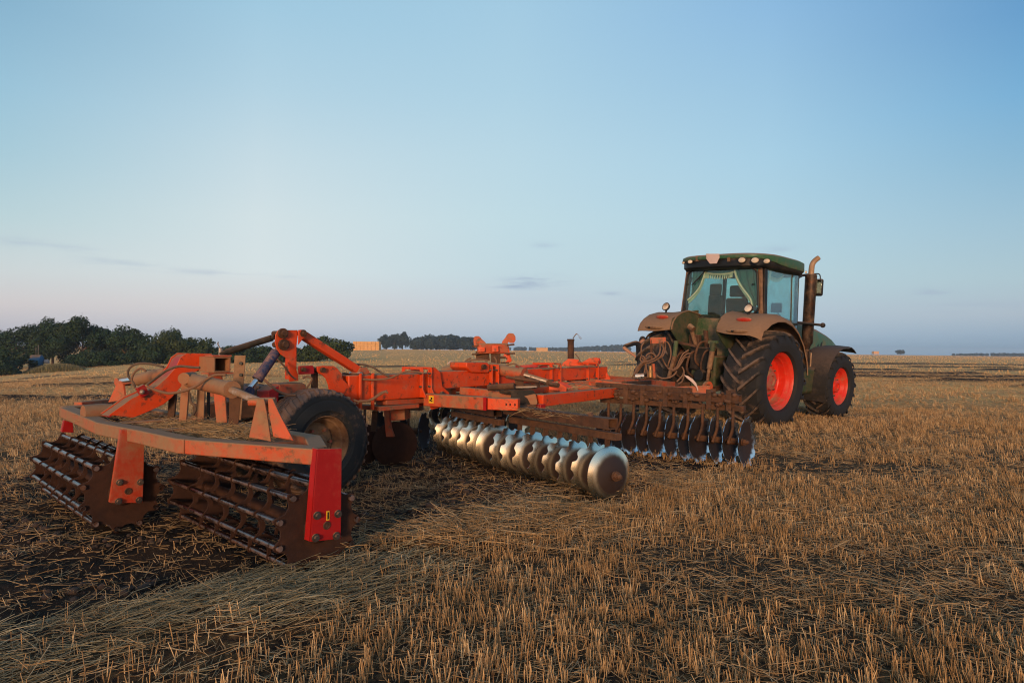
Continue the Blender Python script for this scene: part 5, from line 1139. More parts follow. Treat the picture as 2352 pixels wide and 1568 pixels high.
def wheel(name, x, y, z, Ro, Ri, W, lugs, rimr, dish, mt, src=None, turn=0.):
    root = empty(name, (x, y, z), (0, 0, turn), tractor); s = -1 if y < 0 else 1
    if src:
        for ch in src.children:
            c = ch.copy(); COL.objects.link(c); c.parent = root
            for g2_ in ch.children: g3 = g2_.copy(); COL.objects.link(g3); g3.parent = c
        root.rotation_euler = (0, 0, turn + math.pi); return root
    tO('tyre', tyre_mb(Ro, Ri, W, lugs, .062 if Ro > .9 else .05, .055 if Ro > .9 else .045), mt, root, sharp=40)
    w2 = W / 2; mb = MB(); e = w2 * .80
    mb.lathe((0, 0, 0), (0, -1, 0), [(-e, rimr - .05), (-e - .01, rimr + .02), (-e + .04, rimr - .01), (-e + .1, rimr - .08), (e - .13, rimr - .08), (e - .06, rimr - .02), (e - .02, rimr + .02), (e + .012, rimr + .022), (e + .014, rimr), (e - .02, rimr - .022), (e - .055, rimr - .05), (e - .07, rimr - .075), (e - .14, rimr - .105), (e - .15, rimr - .12), (dish + .02, rimr - .135), (dish, rimr - .15), (dish - .015, rimr * .62), (dish + .01, rimr * .52), (dish + .02, rimr * .5), (dish + .02, .0)], 72)
    rim = tO('rim', mb, m_rim, root, sharp=30)
    mb = MB(); hr = rimr * .36; mb.lathe((0, 0, 0), (0, -1, 0), [(dish + .018, hr * 1.25), (dish + .04, hr * 1.22), (dish + .05, hr), (dish + .12, hr * .85), (dish + .13, hr * .5), (dish + .10, hr * .45), (dish + .10, 0)], 40)
    hub = tO('hub', mb, m_hub if Ro > .9 else m_rim, root)
    for i in range(10): a = i * math.pi / 5; mb = MB(); mb.cyl((math.cos(a) * hr * 1.5, -dish - .005, math.sin(a) * hr * 1.5), (math.cos(a) * hr * 1.5, -dish - .045, math.sin(a) * hr * 1.5), .022, 6); tO('wheel_bolt', mb, m_bolt, root)
    return root
rw = wheel('rear_wheel', 0, -1.135, .975, 1.045, .60, .87, 19, .615, .05, m_tyre)
wheel('rear_wheel', 0, 1.135, .975, 1.045, .60, .87, 21, .615, .05, m_tyre, src=rw)
fw = wheel('front_wheel', 3.05, -1.14, .775, .815, .44, .62, 18, .455, .06, m_tyref)
wheel('front_wheel', 3.05, 1.14, .775, .815, .44, .62, 18, .455, .06, m_tyref, src=fw)
# ---- chassis, axles, gearbox, tanks
mb = MB(); mb.cyl((0, -.85, .985), (0, .85, .985), .14, 20); mb.cyl((0, -.5, .985), (0, .5, .985), .24, 24); mb.cyl((0, -.85, .985), (0, -.70, .985), .57, 32); mb.cyl((0, .70, .985), (0, .85, .985), .57, 32); tO('rear_axle', mb, m_dark)
mb = MB(); mb.box((.2, 0, 1.05), (1.5, .62, .75)); tO('gearbox', mb, m_dgreen, bevel=.04)
mb = MB(); mb.box((2.4, 0, .95), (3.2, .5, .5)); tO('chassis', mb, m_dark, bevel=.03)
mb = MB(); mb.cyl((3.05, -.95, .76), (3.05, .95, .76), .10, 16); tO('front_axle', mb, m_dark)
mb = MB(); mb.box((1.75, -.86, .92), (1.1, .62, .62)); tO('fuel_tank', mb, m_dgreen, bevel=.08)
mb = MB(); mb.box((1.5, .86, .92), (1.5, .5, .55)); tO('fuel_tank', mb, m_dgreen, bevel=.08)
for i in range(3): mb = MB(); mb.box((2.32, -1.02, .55 + i * .3), (.34, .34, .03)); tO('step', mb, m_dark)
mb = MB(); mb.box((2.42, -.98, .95), (.10, .24, .95)); tO('step_side', mb, m_dgreen, bevel=.03)
# ---- bonnet
sec = []
for x, zt, zb_, hw_ in ((1.75, 2.36, 1.35, .52), (2.4, 2.34, 1.3, .50), (3.2, 2.25, 1.25, .49), (4.0, 2.11, 1.2, .47), (4.6, 1.97, 1.12, .45), (4.92, 1.84, 1.05, .42), (5.0, 1.6, .98, .36)):
    sec.append([(x, -hw_, zb_), (x, -hw_ * 1.0, zt - .28), (x, -hw_ * .93, zt - .12), (x, -hw_ * .62, zt - .02), (x, 0, zt), (x, hw_ * .62, zt - .02), (x, hw_ * .93, zt - .12), (x, hw_, zt - .28), (x, hw_, zb_)])
mb = MB(); mb.grid(sec, .02); n_ = len(mb.v) // 2; tO('bonnet', mb, m_green)
for i in range(4): mb = MB(); mb.poly([(3.3 + i * .17, -.505, 1.60), (3.38 + i * .17, -.505, 1.60), (3.46 + i * .17, -.490, 1.92 - i * .03), (3.37 + i * .17, -.490, 1.92 - i * .03)], (0, .04, 0)); tO('bonnet_vent', mb, m_blk)
mb = MB(); mb.box((2.0, 0, 1.6), (.3, .9, .9)); tO('firewall', mb, m_black, bevel=.02)
# ---- front mudguard on the right and left
def fguard(y0, y1):
    rows = []
    for a in [R(v) for v in range(200, 54, -9)]:
        rr = .93 + (.06 if a < R(75) else 0); rows.append([(3.05 + math.cos(a) * rr, y, .775 + math.sin(a) * rr - .03 * abs(2 * t - 1) ** 3) for t, y in ((0, y0), (.12, y0 + (y1 - y0) * .12), (.5, (y0 + y1) / 2), (.88, y1 - (y1 - y0) * .12), (1, y1))])
    mb = MB(); mb.grid(rows, .018); tO('front_mudguard', mb, m_fend)
fguard(-1.48, -.80); fguard(.80, 1.48)
# ---- cab
pil = dict(rb=(.12, -.86, 1.60), rt=(.10, -.80, 3.36), lb=(.12, .86, 1.60), lt=(.10, .80, 3.36), fb=(1.76, -.84, 1.62), ft=(1.72, -.80, 3.36), glb=(1.76, .84, 1.62), glt=(1.72, .80, 3.36), mb_=(.62, -.93, 1.7), mt=(.58, -.86, 3.36))
def pillar(a, b_, w_, d_, mat=m_trim, name='cab_pillar'): mb = MB(); mb.beam(a, b_, w_, d_, up=(1, 0, 0)); return tO(name, mb, mat, bevel=.01)
pillar((.10, -.88, 2.3), (.12, -.80, 3.38), .07, .07); pillar((.10, .88, 2.3), (.12, .80, 3.38), .07, .07)
pillar((.22, -.91, 1.9), (.24, -.84, 3.38), .05, .12, m_black); pillar((.22, .91, 1.9), (.24, .84, 3.38), .05, .12, m_black)
pillar((1.74, -.84, 1.55), (1.70, -.82, 3.38), .06, .09, m_black); pillar((1.74, .84, 1.55), (1.70, .82, 3.38), .06, .09, m_black)
pillar((1.42, -.89, 1.6), (1.38, -.85, 3.38), .025, .04, m_dgreen, 'door_frame')
# rear window opening: frame follows a rounded outline
def outline(x0, wb, wt, zb_, zt, n=6, r=.16):
    P_ = []
    for cx, cz, a0 in ((wb - r, zb_ + r, -90), (wt - r, zt - r, 0), (-wt + r, zt - r, 90), (-wb + r, zb_ + r, 180)):
        for i in range(n + 1): a = R(a0 + 90 * i / n); P_.append((x0, -(cx + r * math.cos(a)), cz + r * math.sin(a)))
    return P_
ol = outline(.06, .84, .78, 2.36, 3.34, r=.15)
# the lower edge dips in the middle, as on the photo
ol = [(x, y, z - (.14 * max(0, 1 - (abs(y) / .62) ** 2) if z < 2.5 and abs(y) < .62 else 0)) for x, y, z in ol]
k0 = [i for i, p in enumerate(ol) if p[2] < 2.4]
dip = []
for i, p in enumerate(ol):
    dip.append(p)
    if i == len(ol) - 1 or (i + 1 < len(ol) and False): pass
lo = [(.06, .69 - t * 1.38, 2.36 - .15 * math.sin(math.pi * t) ** .8) for t in (.1, .25, .4, .5, .6, .75, .9)]
ol = ol + lo
mb = MB(); mb.tube(ol + [ol[0]], .022, 6, False); tO('window_seal', mb, m_black)
mb = MB(); mb.poly(ol, (.008, 0, 0)); tO('rear_window', mb, m_glass)
mb = MB(); mb.poly([(.28, -.89, 2.15), (.5, -.90, 1.98), (1.36, -.90, 1.62), (1.36, -.86, 3.33), (.28, -.86, 3.33)], (0, .008, 0)); tO('side_window', mb, m_glass)
mb = MB(); mb.poly([(.28, .89, 2.15), (.5, .90, 1.98), (1.68, .90, 1.62), (1.68, .86, 3.33), (.28, .86, 3.33)], (0, -.008, 0)); tO('side_window', mb, m_glass)
mb = MB(); mb.poly([(1.46, -.90, 1.62), (1.70, -.90, 1.62), (1.68, -.86, 3.33), (1.44, -.86, 3.33)], (0, .008, 0)); tO('side_window', mb, m_glass)
mb = MB(); mb.poly([(1.74, -.80, 1.95), (1.74, .80, 1.95), (1.72, .78, 3.33), (1.72, -.78, 3.33)], (.008, 0, 0)); tO('windscreen', mb, m_glass)
# body behind and below the window
body = []
for z, wd, x in ((1.25, .52, -.02), (1.6, .56, -.02), (1.9, .60, .0), (2.1, .66, .03), (2.24, .72, .06)): body.append([(x, -wd, z), (x - .05, -wd * .5, z), (x - .06, 0, z), (x - .05, wd * .5, z), (x, wd, z)])
mb = MB(); mb.grid(body, .03); mb.box((.9, 0, 1.55), (1.6, 1.5, .12)); tO('cab_rear_panel', mb, m_greend)
mb = MB(); mb.box((.85, -.80, 1.78), (1.7, .05, .40)); tO('cab_side_panel', mb, m_dgreen, bevel=.02)
mb = MB(); mb.box((.85, .80, 1.78), (1.7, .05, .40)); tO('cab_side_panel', mb, m_dgreen, bevel=.02)
mb = MB(); mb.box((.10, 0, 3.37), (.12, 1.66, .10)); tO('rear_header', mb, m_black, bevel=.02)
# ---- roof: a thick rounded slab overhanging all round
def superel(hx, hy, cx, z, n=44, e=3.4):
    P_ = []
    for i in range(n):
        a = 2 * math.pi * i / n; c, s = math.cos(a), math.sin(a)
        P_.append((cx + math.copysign(abs(c) ** (2 / e), c) * hx, math.copysign(abs(s) ** (2 / e), s) * hy, z))
    return P_
def skin(levels, name, mat, parent=None):
    n = len(levels[0]); vs = [p for l in levels for p in l]; fs = [tuple(range(n - 1, -1, -1)), tuple(range((len(levels) - 1) * n, len(levels) * n))]
    for j in range(len(levels) - 1):
        for i in range(n): i2 = (i + 1) % n; fs.append((j*n + i, j*n + i2, (j+1)*n + i2, (j+1)*n + i))
    mb = MB(); mb.add(vs, fs); return tO(name, mb, mat, parent, sharp=50)
lv = [superel(a, b_, .93, z) for a, b_, z in ((1.14, .96, 3.535), (1.20, 1.02, 3.54), (1.215, 1.03, 3.57), (1.21, 1.025, 3.61), (1.15, .97, 3.645), (1.02, .85, 3.665), (.8, .66, 3.685), (.4, .33, 3.695))]
lv = [[(x, y, z - .055 * max(0, (x - .4)) / 1.7) for x, y, z in l] for l in lv]
lv = [[(x, y, z - (.12 * max(0, min(1, (x + .05) / .7)) if j < 3 else 0)) for x, y, z in l] for j, l in enumerate(lv)]
skin(lv, 'roof', m_green)
lv = [superel(a, b_, .93, z) for a, b_, z in ((1.0, .84, 3.33), (1.13, .96, 3.345), (1.175, 1.0, 3.38), (1.18, 1.005, 3.52), (1.15, .98, 3.55))]
lv = [[(x, y, z - .055 * max(0, (x - .4)) / 1.7) for x, y, z in l] for l in lv]
skin(lv, 'roof_underside', m_black)
def onroof(px, py, dz=0.): return tx(k4(px, py), -.27)
for i, (px, py, rr) in enumerate(((925, 157, .068), (1028, 158, .070), (1120, 165, .058), (519, 170, .050), (466, 178, .032))):
    q = onroof(px, py) if px > 480 else tx(k4(px, py), -.18); rt = empty('work_lamp', q, parent=tractor)
    mb = MB(); mb.lathe((.03, 0, 0), (-1, 0, 0), [(-.03, .02), (0, rr * 1.05), (.03, rr * 1.12), (.035, rr * 1.0)], 24)
    for v in range(len(mb.v)): mb.v[v] = (mb.v[v][0], mb.v[v][1] * 1.25, mb.v[v][2] * .85)
    obj('lamp_housing', mb, m_black, rt)
    mb = MB(); mb.lathe((0, 0, 0), (-1, 0, 0), [(0, rr), (.012, rr * .9), (.022, rr * .5), (.026, 0)], 24)
    for v in range(len(mb.v)): mb.v[v] = (mb.v[v][0], mb.v[v][1] * 1.25, mb.v[v][2] * .85)
    obj('lens', mb, m_lamp, rt)
mb = MB(); mb.poly([tx(k4(*p), -.31) for p in ((645, 108), (748, 108), (750, 140), (742, 152), (728, 184), (676, 186), (648, 150))], (-.012, 0, 0)); tO('slow_vehicle_sign', mb, m_pale, bevel=.003)
for px in (570, 818): q = onroof(px, 145); mb = MB(); mb.box(q + Vector((.03, 0, 0)), (.06, .06, .13)); tO('roof_bracket', mb, m_trim)
q = tx(k4(1362, 210), .4); mb = MB(); mb.ball((1.9, -.96, 3.40), .04, 10, (1, .5, .8)); tO('marker_lamp', mb, m_lamp)
# ---- wiper
mb = MB(); a, b_, c = tx(k4(655, 205), .03), tx(k4(590, 300), .02), tx(k4(530, 352), .02); mb.tube([a, b_, c], .010, 6, False); mb.beam(tx(k4(680, 195), .03), tx(k4(535, 350), .015), .025, .012); tO('wiper', mb, m_black)
for px in ((1012, 347), (492, 347)): q = tx(k4(*px), .04); mb = MB(); mb.cyl(q, q + Vector((-.02, 0, 0)), .02, 12); tO('window_stud', mb, m_black)
mb = MB(); mb.cyl((.04, -.03, 2.22), (.0, -.03, 2.22), .025, 10); mb.cyl((.04, .05, 2.22), (.0, .05, 2.22), .02, 10); tO('window_latch', mb, m_trim)
# ---- curtains
def curtain(name, top, side, sgn, x0, plane='x'):
    rows = []
    for t in np.linspace(0, 1, 9):
        row = []
        for s in np.linspace(0, 1, 15):
            a = Vector(side[0]).lerp(Vector(side[1]), t); b2 = Vector(top[0]).lerp(Vector(top[1]), t ** 1.15); p = a.lerp(b2, s)
            p = p + Vector((.022 * math.sin(s * 26 + t * 2), 0, -.05 * math.sin(s * math.pi) * t)) if plane == 'x' else p + Vector((0, .022 * math.sin(s * 26 + t * 2), -.05 * math.sin(s * math.pi) * t)); row.append(p)
        rows.append(row)
    mb = MB(); mb.grid(rows, .004); c = tO(name, mb, m_cloth); return rows
XC = .105
# right and left drapes, given by their inner edge points on the photo
def drape(pts_in, outer, x0, fr=True):
    ins = [tx(k4(*p), x0) for p in pts_in]; rows = []
    for i, p in enumerate(ins):
        row = []
        for s in np.linspace(0, 1, 11):
            q = Vector(p).lerp(Vector((x0, outer, p.z + .03 * s)), s); q.x += .02 * math.sin(s * 20 + i * .3); row.append(q)
        rows.append(row)
    mb = MB(); mb.grid(rows, .004); dr = tO('curtain', mb, m_cloth)
    if fr:
        mb = MB(); mb.tube([p + Vector((-.02, 0, 0)) for p in ins], .026, 6, True)
        for i in range(len(ins) - 1):
            for t in (0, .2, .4, .6, .8):
                q = ins[i].lerp(ins[i + 1], t); mb.cyl(q, q + Vector((-.01, 0, -.095)), .012, 5)
        obj('fringe', mb, m_fringe, dr)
drape([(868, 205), (880, 270), (905, 330), (940, 385), (975, 430), (1000, 470), (1010, 520)], -.84, XC)
drape([(660, 205), (640, 260), (620, 320), (595, 375), (560, 420), (530, 450), (505, 470)], .86, XC)
ins = [tx(k4(*p), XC) for p in ((640, 262), (670, 262), (720, 268), (780, 268), (830, 262), (865, 250))]; top = [tx(k4(x, 200), XC) for x in (640, 670, 720, 780, 830, 865)]
mb = MB(); mb.grid([[Vector(t).lerp(Vector(i_), s) + Vector((.012 * math.sin(k * 3 + s * 3), 0, 0)) for k, (t, i_) in enumerate(zip(top, ins))] for s in (0, .33, .66, 1)], .004); vl = tO('curtain', mb, m_cloth)
mb = MB(); mb.tube([p + Vector((-.02, 0, 0)) for p in ins], .024, 6)
for i in range(len(ins) - 1):
    for t in (0, .33, .66): q = ins[i].lerp(ins[i+1], t) + Vector((-.02, 0, 0)); mb.cyl(q, q + Vector((-.01, 0, -.11)), .015, 5)
obj('fringe', mb, m_fringe, vl)
# side window curtain
ins = [ty(k4(*p), -.83) for p in ((1150, 230), (1140, 300), (1120, 360), (1095, 420), (1080, 450))]
mb = MB(); mb.grid([[Vector(p).lerp(Vector((.30, -.83, p.z)), s) + Vector((0, .015 * math.sin(s * 18), 0)) for s in np.linspace(0, 1, 9)] for p in ins], .004); sc_ = tO('curtain', mb, m_cloth)
mb = MB(); mb.tube(ins, .028, 6); obj('fringe', mb, m_fringe, sc_)
ins = [ty(k4(*p), -.83) for p in ((1150, 285), (1180, 300), (1215, 300), (1250, 280))]; top = [ty(k4(x, 232), -.83) for x in (1150, 1180, 1215, 1250)]
mb = MB(); mb.grid([top, ins], .004); sc_ = tO('curtain', mb, m_cloth); mb = MB(); mb.tube(ins, .014, 6)
for i in range(3):
    for t in (0, .25, .5, .75): q = ins[i].lerp(ins[i+1], t); mb.cyl(q, q + Vector((0, 0, -.08)), .009, 5)
obj('fringe', mb, m_fringe, sc_)
# ---- seats and steering wheel
def rbox(name, c, size, mat, rot=None, bev=.05, parent=None): mb = MB(); mb.box((0, 0, 0), size, rot); o = obj(name, mb, mat, parent or tractor, bevel=bev); o.location = c; o.modifiers[0].segments = 3; return o
seat = empty('driver_seat', (.72, -.08, 1.62), parent=tractor)
rbox('cushion', (.12, 0, .42), (.5, .5, .16), m_seat, parent=seat); rbox('backrest', (-.16, 0, .78), (.13, .52, .66), m_seat, Matrix.Rotation(R(-8), 3, 'Y'), parent=seat); rbox('headrest', (-.22, 0, 1.26), (.10, .34, .26), m_seat, bev=.045, parent=seat)
mb = MB(); mb.cyl((.1, 0, 0), (.1, 0, .36), .12, 16); obj('pedestal', mb, m_black, seat)
s2 = empty('passenger_seat', (.62, .48, 1.62), parent=tractor)
rbox('cushion', (.12, 0, .42), (.38, .38, .12), m_seat, parent=s2); rbox('backrest', (-.08, 0, .92), (.10, .36, .52), m_seat, parent=s2, bev=.04); rbox('headrest', (-.1, 0, 1.30), (.09, .30, .28), m_seat, bev=.045, parent=s2)
rbox('parcel_shelf', (.30, .1, 2.25), (.26, 1.1, .16), m_seat, bev=.04)
rbox('console', (1.45, 0, 1.95), (.25, .36, .7), m_black, bev=.05)
mb = MB(); mb.lathe((1.25, 0, 2.42), (-.45, 0, 1), [(-.014, .18), (0, .194), (.014, .18), (0, .166)], 32, closed=True); mb.beam((1.25 - .0, -.17, 2.42), (1.25, .17, 2.42), .03, .02); mb.cyl((1.25, 0, 2.42), (1.42, 0, 2.15), .03, 10); tO('steering_wheel', mb, m_black)
rbox('side_display', (1.30, -.62, 2.55), (.04, .26, .22), m_black, bev=.015); mb = MB(); mb.cyl((1.35, -.62, 2.45), (1.55, -.74, 2.2), .015, 8); tO('display_arm', mb, m_black)
mb = MB(); mb.cyl((1.1, -.5, 1.9), (1.12, -.48, 2.4), .012, 8); mb.ball((1.12, -.48, 2.42), .03, 8); tO('lever', mb, m_black)
rbox('arm_console', (.95, -.48, 2.15), (.6, .22, .14), m_black, bev=.05)
# ---- rear mudguards
def rguard(s):
    rows = []
    ys = [.56, .66, .82, 1.0, 1.2, 1.38, 1.50, 1.56, 1.575]
    if s > 0: ys = [v * (.90 if v > 1.1 else .95) for v in ys]
    prof = [(-1.10, 1.90), (-1.08, 1.97), (-1.02, 2.08), (-.90, 2.19), (-.70, 2.29), (-.42, 2.35), (-.10, 2.36), (.25, 2.29), (.58, 2.13), (.86, 1.88), (1.06, 1.55), (1.14, 1.25)]
    for j, yy in enumerate(ys):
        e = max(0, (yy - 1.3) / .275); inn = max(0, (.9 - yy) / .34); row = []
        for i, (x, z) in enumerate(prof):
            rear = max(0, 1 - i / 5.); xx = x * (1 - .10 * e ** 2.5) + rear * .10 * inn; zz = z - .16 * e ** 3 * (1 if i > 2 else .5) - rear * .02 * e + (.05 * inn if i < 6 else 0)
            row.append((xx, s * yy, zz))
        rows.append(row)
    mb = MB(); mb.grid(rows if s < 0 else rows[::-1], -.02); gd = tO('rear_mudguard', mb, paint('mudguard_dust', (.045, .12, .05), .86, .55, dustc=(.235, .135, .08), up=.35) if s < 0 else bpy.data.materials['mudguard_dust'], sharp=60)
    # inner cheek joining it to the cab
    mb = MB(); mb.poly([(-1.02, s * .56, 1.96), (-.95, s * .56, 2.20), (-.55, s * .56, 2.36), (0, s * .56, 2.42), (.1, s * .56, 1.3), (-.35, s * .56, 1.45), (-.75, s * .56, 1.72)], (0, s * .02, 0)); tO('mudguard_cheek', mb, m_dgreen)
    return gd
gR = rguard(-1); gL = rguard(1)
# wheel-arch lining under the guard, dark
for s in (-1, 1):
    pass
def taillamp(px, py, x0, w2, h2, mat, name, par): q = tx(k4(px, py), x0); mb = MB(); mb.ball((0, 0, 0), 1, 16, (.04, w2, h2)); o = tO(name, mb, mat, par); o.location = q; return o
for px, py, x0, par in ((940, 622, -.90, gR), (300, 600, -.90, gL)): taillamp(px, py, x0, .17, .055, m_tail, 'tail_lamp', par)
for px, py, x0, par in ((885, 712, -1.09, gR), (232, 683, -1.09, gL)):
    taillamp(px, py, x0, .24, .045, m_trim, 'lamp_recess', par); taillamp(px - 33, py, x0 - .03, .03, .026, m_blk, 'recess_hole', par)
for px, py, x0 in ((978, 538, -.55), (331, 523, -.55)):
    q = tx(k4(px, py), x0); rt = empty('plough_lamp', q, parent=tractor)
    mb = MB(); mb.lathe((0, 0, 0), (-.9, 0, .35), [(-.07, .03), (-.03, .085), (.02, .10), (.03, .09)], 20); mb.cyl((0, 0, -.13), (.02, 0, 0), .022, 8); obj('lamp_housing', mb, m_black, rt)
    mb = MB(); mb.lathe((-.025, 0, .008), (-.9, 0, .35), [(0, .088), (.012, .06), (.018, 0)], 20); obj('lens', mb, m_lamp, rt)
# ---- exhaust and air pipe
XE, YE = 2.22, -.93
ex = empty('exhaust', (XE, YE, 1.5), parent=tractor)
mb = MB(); mb.lathe((0, 0, 0), (0, 0, 1), [(.13, .06), (.2, .08), (.28, .125), (1.80, .13), (1.86, .13), (1.88, .10), (1.88, 0)], 32); obj('exhaust_shield', mb, m_exh, ex)
mb = MB(); mb.tube([(0, 0, 1.85), (0, 0, 2.02), (.015, -.01, 2.12), (.06, -.04, 2.2), (.13, -.09, 2.27)], .065, 18, True, lambda t: 1 - .12 * t); obj('exhaust_tip', mb, m_exht, ex)
mb = MB(); mb.cyl((0, 0, .13), (0, 0, -.15), .05, 14); mb.cyl((0, 0, 0.09), (0, 0, .12), .11, 20); obj('exhaust_base', mb, m_exh, ex)
mb = MB(); mb.cyl((XE - .02, YE - .12, .65), (XE - .02, YE - .12, 1.55), .018, 10); tO('hand_rail', mb, m_exht)
mp_ = [tx(k4(*p), 2.31) for p in ((1395, 278), (1475, 268), (1520, 264), (1537, 278), (1540, 315))]
mb = MB(); mb.cyl((1.72, -.86, 3.26), mp_[0], .035, 8); mb.cyl(mp_[0], mp_[1], .03, 8); mb.tube(mp_[1:], .014, 8); tO('mirror_arm', mb, m_black)
mq = tx(k4(1516, 372), 2.31); mr = empty('mirror', mq, (0, 0, R(8)), parent=tractor)
o = rbox('mirror_housing', (0, 0, 0), (.09, .26, .40), m_black, bev=.05, parent=mr); o = rbox('mirror_pane', (-.045, 0, .02), (.008, .20, .31), m_mirror, bev=.003, parent=mr)
mb = MB(); mb.cyl((1.85, -.85, 2.24), (2.2, -1.28, 2.2), .03, 8); mb.ball((2.2, -1.28, 2.2), .06, 10); tO('side_bar', mb, m_black)
mb = MB(); mb.tube([(.2, .93, 3.2), (.15, .98, 2.9), (.05, 1.0, 2.5), (.0, 1.02, 2.38)], .025, 8); tO('grab_rail', mb, m_black)
# ---- rear linkage
def lk(name, p0, p1, x0, r_, mat, x1=None): mb = MB(); mb.cyl(tx(k4(*p0), x0), tx(k4(*p1), x1 if x1 is not None else x0), r_, 12); return tO(name, mb, mat)
lk('lift_arm', (525, 690), (580, 880), -.75, .045, m_trim, -.6); lk('lift_arm_bolt', (510, 672), (545, 700), -.8, .065, m_trim); lk('lift_bracket', (640, 710), (650, 850), -.6, .05, m_mud)
lk('lift_link', (700, 800), (690, 880), -.95, .055, m_dgreen); lk('lift_link', (692, 870), (668, 1010), -.97, .055, m_trim); lk('lift_link', (668, 1000), (655, 1100), -1.0, .035, m_trim)
lk('lift_link', (410, 790), (395, 920), -.9, .05, m_greend); lk('lift_link', (395, 910), (350, 1080), -.95, .045, m_trim)
mb = MB(); q = tx(k4(655, 1150), -1.05); mb.lathe(q, (.2, 1, 0), [(-.03, .06), (-.03, .12), (.03, .12), (.03, .06)], 20, closed=True); tO('lower_link_eye', mb, m_or2)
for s in (-1, 1): mb = MB(); mb.beam((-.2, s * .35, .75), (-1.15, s * .48, .72), .05, .11); tO('lower_link', mb, m_mud)
mb = MB(); mb.box((-.55, 0, 1.35), (.3, .5, .5)); tO('hitch_block', mb, m_dark, bevel=.03)
mb = MB(); mb.box((-.75, 0, .55), (.7, .14, .09)); tO('tow_bar', mb, m_mud, bevel=.01)
mb = MB(); mb.box((-.45, .3, 1.75), (.12, .26, .22)); tO('valve_block', mb, m_mud, bevel=.02)
mb = MB(); mb.cyl((-.5, -.1, 1.0), (-.85, -.1, 1.0), .12, 18); tO('pto_guard', mb, m_black)
for y_, z_, r_ in ((.1, 1.5, .05), (-.25, 1.55, .04), (-.1, 1.72, .05), (.42, 1.45, .035)):
    mb = MB(); mb.tube([(-.5, y_, z_), (-.8, y_ + .05, z_ - .05), (-.85, y_ + .1, z_ - .4), (-.6, y_ + .05, z_ - .6)], r_ * .5, 8); tO('linkage_hose', mb, m_mud)
mb = MB(); mb.beam(tx(k4(400, 795), -.85), tx(k4(560, 830), -.85), .04, .05); tO('cross_shaft', mb, m_mud)
mb = MB(); mb.beam(tx(k4(665, 800), -.92), tx(k4(735, 800), -.92), .06, .06); tO('link_yoke', mb, m_greend)

for o in list(tractor.children):
    if o.name.split('.')[0] in ('cab_pillar', 'door_frame', 'window_seal', 'rear_window', 'side_window', 'windscreen', 'cab_rear_panel', 'cab_side_panel', 'rear_header', 'roof', 'roof_underside'):
        for v in o.data.vertices:
            v.co.y = .07 + v.co.y * 1.13 if v.co.z > 1.3 else v.co.y
# ================================================================ PEOPLE
def figure(name, joints, edges, radii, loc, mat, root):
    me = bpy.data.meshes.new(name); me.from_pydata([Vector(joints[k]) for k in joints], [], []); ks = list(joints)
    me = bpy.data.meshes.new(name); me.from_pydata([Vector(joints[k]) for k in ks], [(ks.index(a), ks.index(b2)) for a, b2 in edges], [])
    o = bpy.data.objects.new(name, me); COL.objects.link(o); o.parent = root; sk = o.modifiers.new('skin', 'SKIN'); sv = me.skin_vertices[0].data
    for i, k in enumerate(ks): rr = radii[k]; sv[i].radius = rr if isinstance(rr, tuple) else (rr, rr); sv[i].use_root = (i == 0)
    sk.use_smooth_shade = True; sb_ = o.modifiers.new('sub', 'SUBSURF'); sb_.levels = 2; sb_.render_levels = 2; me.materials.append(mat); return o
def fingers(prefix, J, Ed, Rd, wrist, palm, dirv, sidev, curl):
    dirv, sidev, curl = Vector(dirv).normalized(), Vector(sidev).normalized(), Vector(curl).normalized(); p = Vector(palm)
    for i, (off, ln) in enumerate(((-.033, .072), (-.011, .082), (.011, .078), (.032, .06))):
        a = p + sidev * off + dirv * .04; b2 = a + dirv * ln * .45 + curl * .008; c = b2 + (dirv * .6 + curl * .6) * ln * .35; e = c + (dirv * .3 + curl * .9) * ln * .25; prev = palm_key = prefix + 'palm'
        for j, q in enumerate((a, b2, c, e)): kk = f'{prefix}f{i}{j}'; J[kk] = q; Rd[kk] = .0095 - j * .0007; Ed.append((prev, kk)); prev = kk
    a = p - sidev * .035 - dirv * .02; b2 = a - sidev * .03 + dirv * .03 + curl * .01; c = b2 - sidev * .005 + dirv * .03 + curl * .012; prev = prefix + 'palm'
    for j, q in enumerate((a, b2, c)): kk = f'{prefix}t{j}'; J[kk] = q; Rd[kk] = .011; Ed.append((prev, kk)); prev = kk
# person standing behind the left rear tyre, elbow out, hand on the tyre
pw_ = CAMP + ray(1476, 800) * 15.9; gz_ = hz(pw_.x, pw_.y)
per = empty('person', (pw_.x, pw_.y, gz_ + .06)); tag(per, 'person in dark short sleeves behind the left rear tractor tyre, one elbow sticking out', 'person')
def wloc(px, py, Yd): q = CAMP + ray(px, py) * Yd; return q - Vector((pw_.x, pw_.y, gz_ + .06))
elb = wloc(1431, 796, 15.75); hand = wloc(1458, 817, 15.55); shd = wloc(1464, 786, 15.85)
J = dict(pelvis=Vector((0, 0, .96)), waist=Vector((0, 0, 1.1)), chest=Vector((0, 0, 1.38)), neck=Vector((0, 0, 1.55)), ls=shd, le=elb, rs=Vector((.19, 0, 1.48)), re=Vector((.27, -.05, 1.2)), rw=Vector((.25, -.22, 1.02)), lh=Vector((-.1, 0, .9)), lk=Vector((-.12, -.05, .5)), lf=Vector((-.12, 0, .08)), lt=Vector((-.13, -.16, .04)), rh=Vector((.1, 0, .9)), rk=Vector((.12, -.05, .5)), rf=Vector((.13, 0, .08)), rt=Vector((.14, -.16, .04)))
